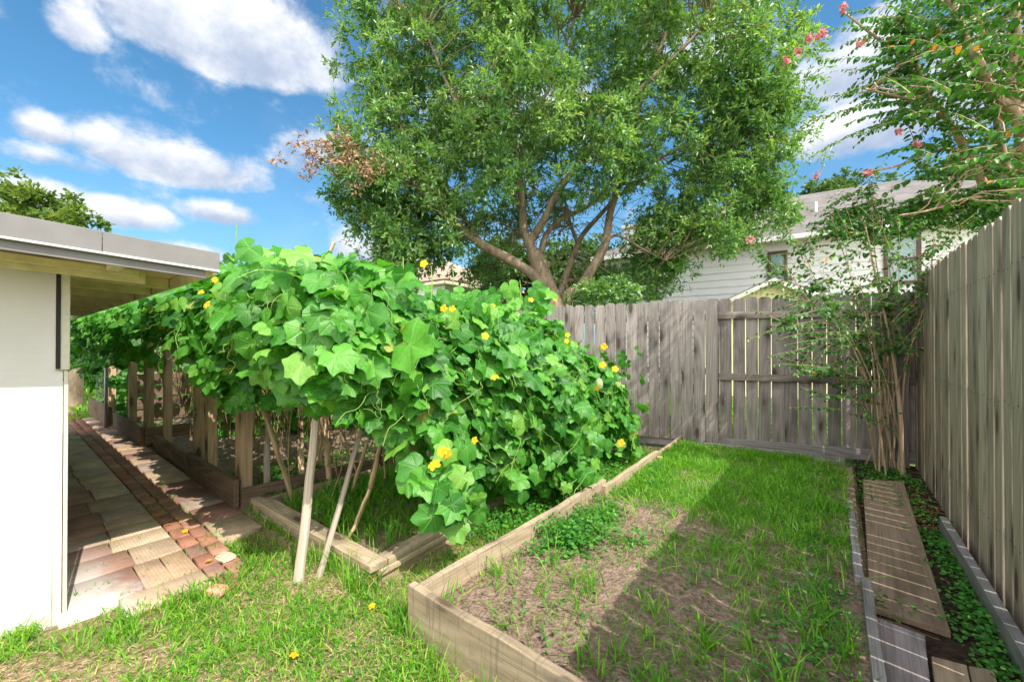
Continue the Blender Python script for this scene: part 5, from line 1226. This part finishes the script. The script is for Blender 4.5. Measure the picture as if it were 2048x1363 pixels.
# pale gourd fruit
bm = bmesh.new(); bmesh.ops.create_uvsphere(bm, u_segments=24, v_segments=14, radius=0.042)
for v in bm.verts:
    a = math.atan2(v.co.y, v.co.x); v.co.z *= 1.5; k = 1+0.05*math.cos(a*8); v.co.x *= k; v.co.y *= k
for f in bm.faces: f.smooth = True
me = bpy.data.meshes.new('gourd_fruit'); bm.to_mesh(me); bm.free(); me.materials.append(plain('pale gourd skin', (0.30,0.44,0.20), 0.5, 0.1, 10))
o = bpy.data.objects.new('fruit', me); link(o, vine); o.location = D(1198, 768, 4.15)-vo

# ------------------------------------------------------------------ grass and ground cover
def blades(name, P, h, w, mat, lean=0.5, label=None, cat=None, rnd=None, root=None):
    n = len(P); a = rng.random(n)*2*np.pi; d = np.stack([np.cos(a), np.sin(a), 0*a], 1); s = np.stack([-np.sin(a), np.cos(a), 0*a], 1)
    h = np.asarray(h)*np.ones(n); w = np.asarray(w)*np.ones(n); le = lean*(0.3+1.1*rng.random(n)); tw = rng.normal(size=n)*0.5
    s = s*np.cos(tw)[:, None] + d*np.sin(tw)[:, None]
    V = []
    for t, ww in ((0, .8), (.4, 1.0), (.75, .7)):
        c = P + d*(h*le*t**1.8)[:, None]; c[:, 2] += h*t*(1-0.35*le*t)
        for q in (-1, 1): V.append(c + s*(w*ww*.5*q)[:, None])
    c = P + d*(h*le)[:, None]; c[:, 2] += h*(1-0.35*le); V.append(c)
    V = np.stack(V, 1).reshape(-1, 3); b = (np.arange(n)*7)[:, None]
    Q = np.concatenate([b+np.array([0,1,3,2]), b+np.array([2,3,5,4])]); T = b+np.array([4,5,6])
    r = np.clip(rng.random(n), 0, 1) if rnd is None else rnd
    o = npmesh(name, V, [Q, T], M[mat], rnd=np.repeat(r, 7), smooth=True); return tag(o, label, cat, kind='stuff')
def scatter(n, x0, x1, y0, y1, dens, seed=0):
    x = x0+(x1-x0)*rng.random(n); y = y0+(y1-y0)*rng.random(n); k = rng.random(n) < dens(x, y); return x[k], y[k]
def in_lawn(x, y):
    ok = ~((x < -2.72) & (y > 0.18) & (y < 1.02)) & ~((x < -2.85) & (y > .3) & (y < .8)) & ~((x > -1.66) & (y > 1.24)) & ~((x < -2.09) & (x > -3.85) & (y > 1.34)) & ~((x < -3.12) & (y < 0.24)) & ~((x <= -3.85) & (y > 1.0))
    return ok
def dl(x, y):
    f = fbm(x, y, 2.2, 4, 21); q = 0.16 + 0.84*smooth01((f-0.40)/0.16)
    q = np.where((x > -2.1) & (y > 1.3), 0.55, q); q = np.where((x < -2.3) & (y > 0.75), np.maximum(q*0.6, 0.3), q)
    q = q*np.where((y > 2.6), .8, 1); q = np.where((x > -2.0) & (y < 1.3), np.minimum(1, q*1.3+.2), q)
    return q*in_lawn(x, y)
x, y = scatter(90000, -4.2, 0.3, -1.2, 1.35, dl); x2, y2 = scatter(14000, -2.2, -1.6, 1.3, 5, dl)
x = np.concatenate([x, x2]); y = np.concatenate([y, y2]); P = np.stack([x, y, ground_z(x, y)], 1)
fmask = fbm(x, y, 1.1, 3, 5); r_ = np.clip(rng.random(len(x))*0.93 + 0.25*(fmask-.5), 0, .94); r_ = np.where(rng.random(len(x)) < .09, .98, r_)
blades('lawn_grass', P, 0.026+0.045*rng.random(len(x))**1.6, 0.0045+0.002*rng.random(len(x)), 'grass', 1.0, 'short patchy lawn grass with dry straw in the foreground', 'grass', r_)
# straw litter lying flat
x, y = scatter(42000, -4.2, 0.3, -1.2, 1.35, lambda a, b_: in_lawn(a, b_)*(0.25+0.75*(fbm(a, b_, 2.2, 4, 21) < .47)))
n = len(x); a = rng.random(n)*6.28; P = np.stack([x, y, ground_z(x, y)+0.006+0.012*rng.random(n)], 1); T = np.stack([np.cos(a), np.sin(a), rng.normal(size=n)*.12], 1); N_ = np.stack([rng.normal(size=n)*.3, rng.normal(size=n)*.3, np.ones(n)], 1)
lv = Leaves(); lv.add(small_leaf(.10, .02, 0), P, T, N_, 0.012+0.022*rng.random(n)); tag(lv.build('straw_litter', M['straw']), 'dry straw and clippings lying between the lawn grass', 'dry grass', kind='stuff')
# tall tufts along edges
def tufts(cx, cy, z, n_b, h, spread=0.02):
    P = []; 
    for a, b_, c_, k in zip(cx, cy, z, n_b): q = rng.normal(size=(k, 2))*spread; P.append(np.stack([a+q[:, 0], b_+q[:, 1], np.full(k, c_)], 1))
    return np.concatenate(P)
ex = []; 
for k in range(120): ex.append((random.uniform(-3.9, -2.05), 1.31+random.gauss(0, .03)))
for k in range(90): ex.append((-1.80+random.gauss(0, .09), random.uniform(1.2, 3.6)))
for k in range(45): ex.append((random.uniform(-3.9, -2.7), 1.05+random.gauss(0, .08)))
for k in range(60): ex.append((random.uniform(-1.7, 0.2), 1.20+random.gauss(0, .05)))
for k in range(40): ex.append((random.uniform(-3.1, -2.9), random.uniform(-1.0, 0.25)))
for k in range(150): ex.append((-2.78+random.gauss(0,.07), random.uniform(.2, .98)))
for k in range(40): ex.append((-2.85-random.choice([.24,.48,.78,1.1])+random.gauss(0,.01), random.uniform(.25, .8)))
for k in range(110): ex.append((random.uniform(-5.2,-2.8), random.choice([.80,.895,.99])+random.gauss(0,.008)))
ex = np.array(ex); P = tufts(ex[:, 0], ex[:, 1], ground_z(ex[:, 0], ex[:, 1]), [random.randint(3, 9) for _ in ex], 0)
hh = np.where(P[:, 0] < -2.6, 0.07, 0.13)*(0.5+rng.random(len(P)))
hh = np.where((P[:, 0] > -2.6) & (P[:, 0] < -2.0) & (P[:, 1] > 1.2), hh*1.2, hh)
blades('edge_grass', P, hh, 0.005, 'grass', 0.7, 'longer grass tufts along the bed edges and between the path stones', 'grass')
# yellow-green grass on the far lawn and in the neighbour's yard, seen through fence gaps
x, y = scatter(16000, -24, -10.8, -1.5, 6.0, lambda a, b_: np.ones(len(a))); x2, y2 = scatter(22000, -8, 6, 6.3, 10, lambda a, b_: (b_ > 6.75+0.309*(a-0.68)))
x = np.concatenate([x, x2]); y = np.concatenate([y, y2]); P = np.stack([x, y, np.full(len(x), -0.012)], 1)
blades('far_lawn_grass', P, 0.09+0.08*rng.random(len(x)), 0.018, 'grass', 0.8, 'bright lawn grass at the far end of the path and behind the back fence', 'grass')
# bed 3
def d3(x, y):
    f = fbm(x, y, 2.6, 4, 31); far_ = smooth01((y-3.0)/0.9); left = smooth01((-0.75-x)/0.5)
    base = 0.05 + 0.30*smooth01((f-.52)/.12)
    base = np.maximum(base, far_*(0.35+0.65*smooth01((f-.38)/.12)))
    right = smooth01((x+0.75)/.35)*0.30; base = np.maximum(base, right*smooth01((f-.40)/.14))
    return np.where((x > -0.25) & (y > 4.2), base*.45, base)
x, y = scatter(60000, -1.58, 0.06, 1.34, 5.7, d3); P = np.stack([x, y, soil_z(x, y, B3Z)-.004], 1)
hh = (0.03+0.05*rng.random(len(x))**1.5)*np.where(y > 3.1, 1.5, 1.0)
blades('bed_grass', P, hh, 0.0042+.002*rng.random(len(x)), 'grass', 0.9, 'green grass growing thick at the back of the large raised bed', 'grass', np.clip(rng.random(len(x))*.93, 0, .93))
cx = []; 
for k in range(330):
    a = random.uniform(-1.55, .05); b_ = random.uniform(1.35, 5.4); cx.append((a, b_))
cx = np.array(cx); keep = rng.random(len(cx)) < np.where(cx[:, 0] > -.7, .95, np.where(cx[:, 1] > 2.4, .6, .35)); cx = cx[keep]
P = tufts(cx[:, 0], cx[:, 1], soil_z(cx[:, 0], cx[:, 1], B3Z)-.005, [random.randint(5, 16) for _ in cx], 0, 0.022)
blades('bed_tufts', P, 0.06+0.13*rng.random(len(P))**1.4, 0.0065, 'grass', 0.85, 'taller weed grass tufts scattered over the soil of the large bed', 'grass', np.clip(rng.random(len(P))*.9, 0, .93))
# bed 2
x, y = scatter(17000, -3.7, -2.25, 1.46, 4.6, lambda a, b_: 0.35+0.65*smooth01((fbm(a, b_, 3, 3, 8)-.42)/.15)); P = np.stack([x, y, soil_z(x, y, B2Z)-.004], 1)
blades('timber_bed_grass', P, 0.07+0.15*rng.random(len(x))**1.4, 0.0065, 'grass', 0.8, 'long green grass and weeds filling the low timber bed', 'grass', np.clip(rng.random(len(x))*.8, 0, .93))
x, y = scatter(5200, -2.24, -1.66, 2.2, 5.2, lambda a, b_: 0.9*np.ones(len(a))); P = np.stack([x, y, ground_z(x, y)], 1)
blades('strip_grass', P, 0.05+0.09*rng.random(len(x))**1.3, 0.006, 'grass', 0.9, 'weeds in the narrow strip between the two raised beds', 'grass', np.clip(rng.random(len(x))*.9, 0, .93))
# broad-leaved weeds
def ground_cover(name, cs, zf, size, label, dens=22, spread=.07, hgt=.05, tm=None, mat='weed', cat='weeds'):
    lv = Leaves(); cs = np.array(cs); n = len(cs)*dens; i = np.repeat(np.arange(len(cs)), dens); q = rng.normal(size=(n, 2))*spread*(cs[i][:, 2:3] if cs.shape[1] > 2 else 1)
    x = cs[i][:, 0]+q[:, 0]; y = cs[i][:, 1]+q[:, 1]; hs = (cs[i][:, 3] if cs.shape[1] > 3 else 1.0)
    z = zf(x, y)+hgt*hs*rng.random(n)*np.exp(-(q**2).sum(1)/(2*spread**2)*.35)+.006
    a = rng.random(n)*6.28; T = np.stack([np.cos(a), np.sin(a), rng.normal(size=n)*.25-.1], 1); N_ = np.stack([rng.normal(size=n)*.35, rng.normal(size=n)*.35, np.ones(n)], 1)
    lv.add(tm or oval_leaf(.8, .06, -.15), np.stack([x, y, z], 1), T, N_, size*(.55+.7*rng.random(n)))
    return tag(lv.build(name, M[mat]), label, cat, kind='stuff')
sc = [(random.uniform(.17, .60), random.uniform(1.3, 6.2)) for _ in range(230)]
sc = [(a, b_) for a, b_ in sc if a > .50 or b_ > 4.1 or random.random() < .12] + [(random.uniform(.50, .59), random.uniform(1.3, 4.2)) for _ in range(120)] + [(random.uniform(.17,.6), random.uniform(4.15, 6.2)) for _ in range(60)]
g1 = G(1800, 1225); sc += [(g1.x+random.gauss(0,.12), g1.y+random.gauss(0,.04)) for _ in range(16)]
ground_cover('ground_cover', sc, lambda x, y: 0.015+0*x, 0.023, 'dark green creeping ground cover between the planks and the right fence', 16, .045, .045)
wc = [(random.uniform(-.25, .04), random.uniform(1.4, 5.4)) for _ in range(120)] + [(random.uniform(-1.5, 0), random.uniform(1.4, 5.4)) for _ in range(90)]
ground_cover('bed_weeds', wc, lambda x, y: soil_z(x, y, B3Z), 0.024, 'round-leaved weeds scattered along the right edge of the large bed', 16, .045, .05, oval_leaf(.6, .08, -.2))
cp = G(1150, 1075, .1); hc = [(cp.x+random.gauss(0, .10), cp.y+random.gauss(0, .20), 1, 2.2) for _ in range(34)] + [(random.uniform(-1.55, -1.3), random.uniform(2.6, 4.6), .8, 1.2) for _ in range(16)]
ground_cover('clover_patch', hc, lambda x, y: soil_z(x, y, B3Z), 0.026, 'dense bright clump of small-leaved weeds by the left board of the large bed', 60, .06, .055)
bc = [(random.uniform(-4.9, -3.95), random.uniform(1.5, 3.4)) for _ in range(110)] + [(random.uniform(-9, -7.6), random.uniform(1.4, 2.3)) for _ in range(50)]
ground_cover('shade_cover', bc, lambda x, y: soil_z(x, y, B1Z), 0.034, 'small round-leaved plants in the shade of the dark plank bed', 18, .06, .05)
ec = [(random.uniform(-3.7, -2.3), random.uniform(1.5, 4.4)) for _ in range(110)] + [(-2.0+random.gauss(0,.1), random.uniform(2.1, 4.8)) for _ in range(120)]
ground_cover('timber_bed_weeds', ec, lambda x, y: 0.04+0*x, 0.030, 'small-leaved weeds under the vine in the low timber bed and beside it', 22, .07, .10)
lc = [(random.uniform(-3, 0), random.uniform(-1, 1.2)) for _ in range(60)] + [(random.uniform(-3.9, -2.8), random.choice([.80,.895,.99,1.0])+random.gauss(0,.01)) for _ in range(36)] + [(random.uniform(-1.8,-1.65), random.uniform(1.2, 1.6)) for _ in range(16)]
ground_cover('lawn_weeds', lc, lambda x, y: ground_z(x, y)+.012, 0.016, 'tiny clover leaves growing through the lawn and path joints', 14, .035, .02)
# crumbs of soil
octv = np.array([(1,0,0),(-.9,.1,0),(0,1,.1),(.1,-.9,0),(0,0,.8),(0,0,-.8)])*0.5; octf = np.array([(0,2,4),(2,1,4),(1,3,4),(3,0,4),(2,0,5),(1,2,5),(3,1,5),(0,3,5)])
n = 7000; x = rng.uniform(-1.58, .05, n); y = 1.32+4.2*rng.random(n)**1.5; lv = Leaves()
lv.add((octv, [octf], octv[:, :2].copy()), np.stack([x, y, soil_z(x, y, B3Z)+.001], 1), rsphere(n), rsphere(n), 0.004+0.016*rng.random(n)**3)
tag(lv.build('soil_crumbs', M['soil'], smooth=False), 'loose crumbs of dry earth on the large bed', 'soil', kind='stuff')
# fallen leaves and red petals in the corner
rc = [(random.uniform(.15, .6), random.uniform(4.2, 5.3)) for _ in range(40)]
M['litter'] = leafmat('red brown leaf litter', [(0.0, (0.10,0.03,0.02)), (0.9, (0.28,0.10,0.06)), (1.0, (0.6,0.06,0.05))], 0.1, (1.2,1.0,1.0), .8, .1)
ground_cover('leaf_litter', rc, lambda x, y: 0.03+0*x, 0.022, 'reddish brown leaf litter in the fence corner', 14, .07, .01, None, 'litter', 'leaf litter')
# fallen yellow blossoms
fl = [G(372, 1066), G(355, 1040), G(590, 1318), G(388, 1000), G(745, 1215), G(338, 1052), G(420, 1125)]
lbls = ['fallen yellow blossom on the red bricks at the shadow edge of the path', 'fallen yellow blossom on the brick line a little farther up the path', 'fallen yellow blossom in the lawn near the bottom of the view', 'fallen yellow blossom by the brick line farthest up the path', 'fallen yellow blossom in grass in front of the timber bed corner', 'fallen yellow blossom on tan paving beside the bricks', 'fallen yellow blossom on bricks near the cream stone']
for k, (p, l_) in enumerate(zip(fl, lbls)):
    o = bpy.data.objects.new('fallen_blossom', fme); link(o); o.location = (p.x, p.y, float(ground_z(p.x, p.y))+.03 if k in (2, 4) else .02); o.rotation_euler = (random.uniform(-.5, .5), random.uniform(-.5, .5), random.uniform(0, 6)); o.scale = (.45, .45, .4); tag(o, l_, 'flower', 'fallen yellow blossoms')
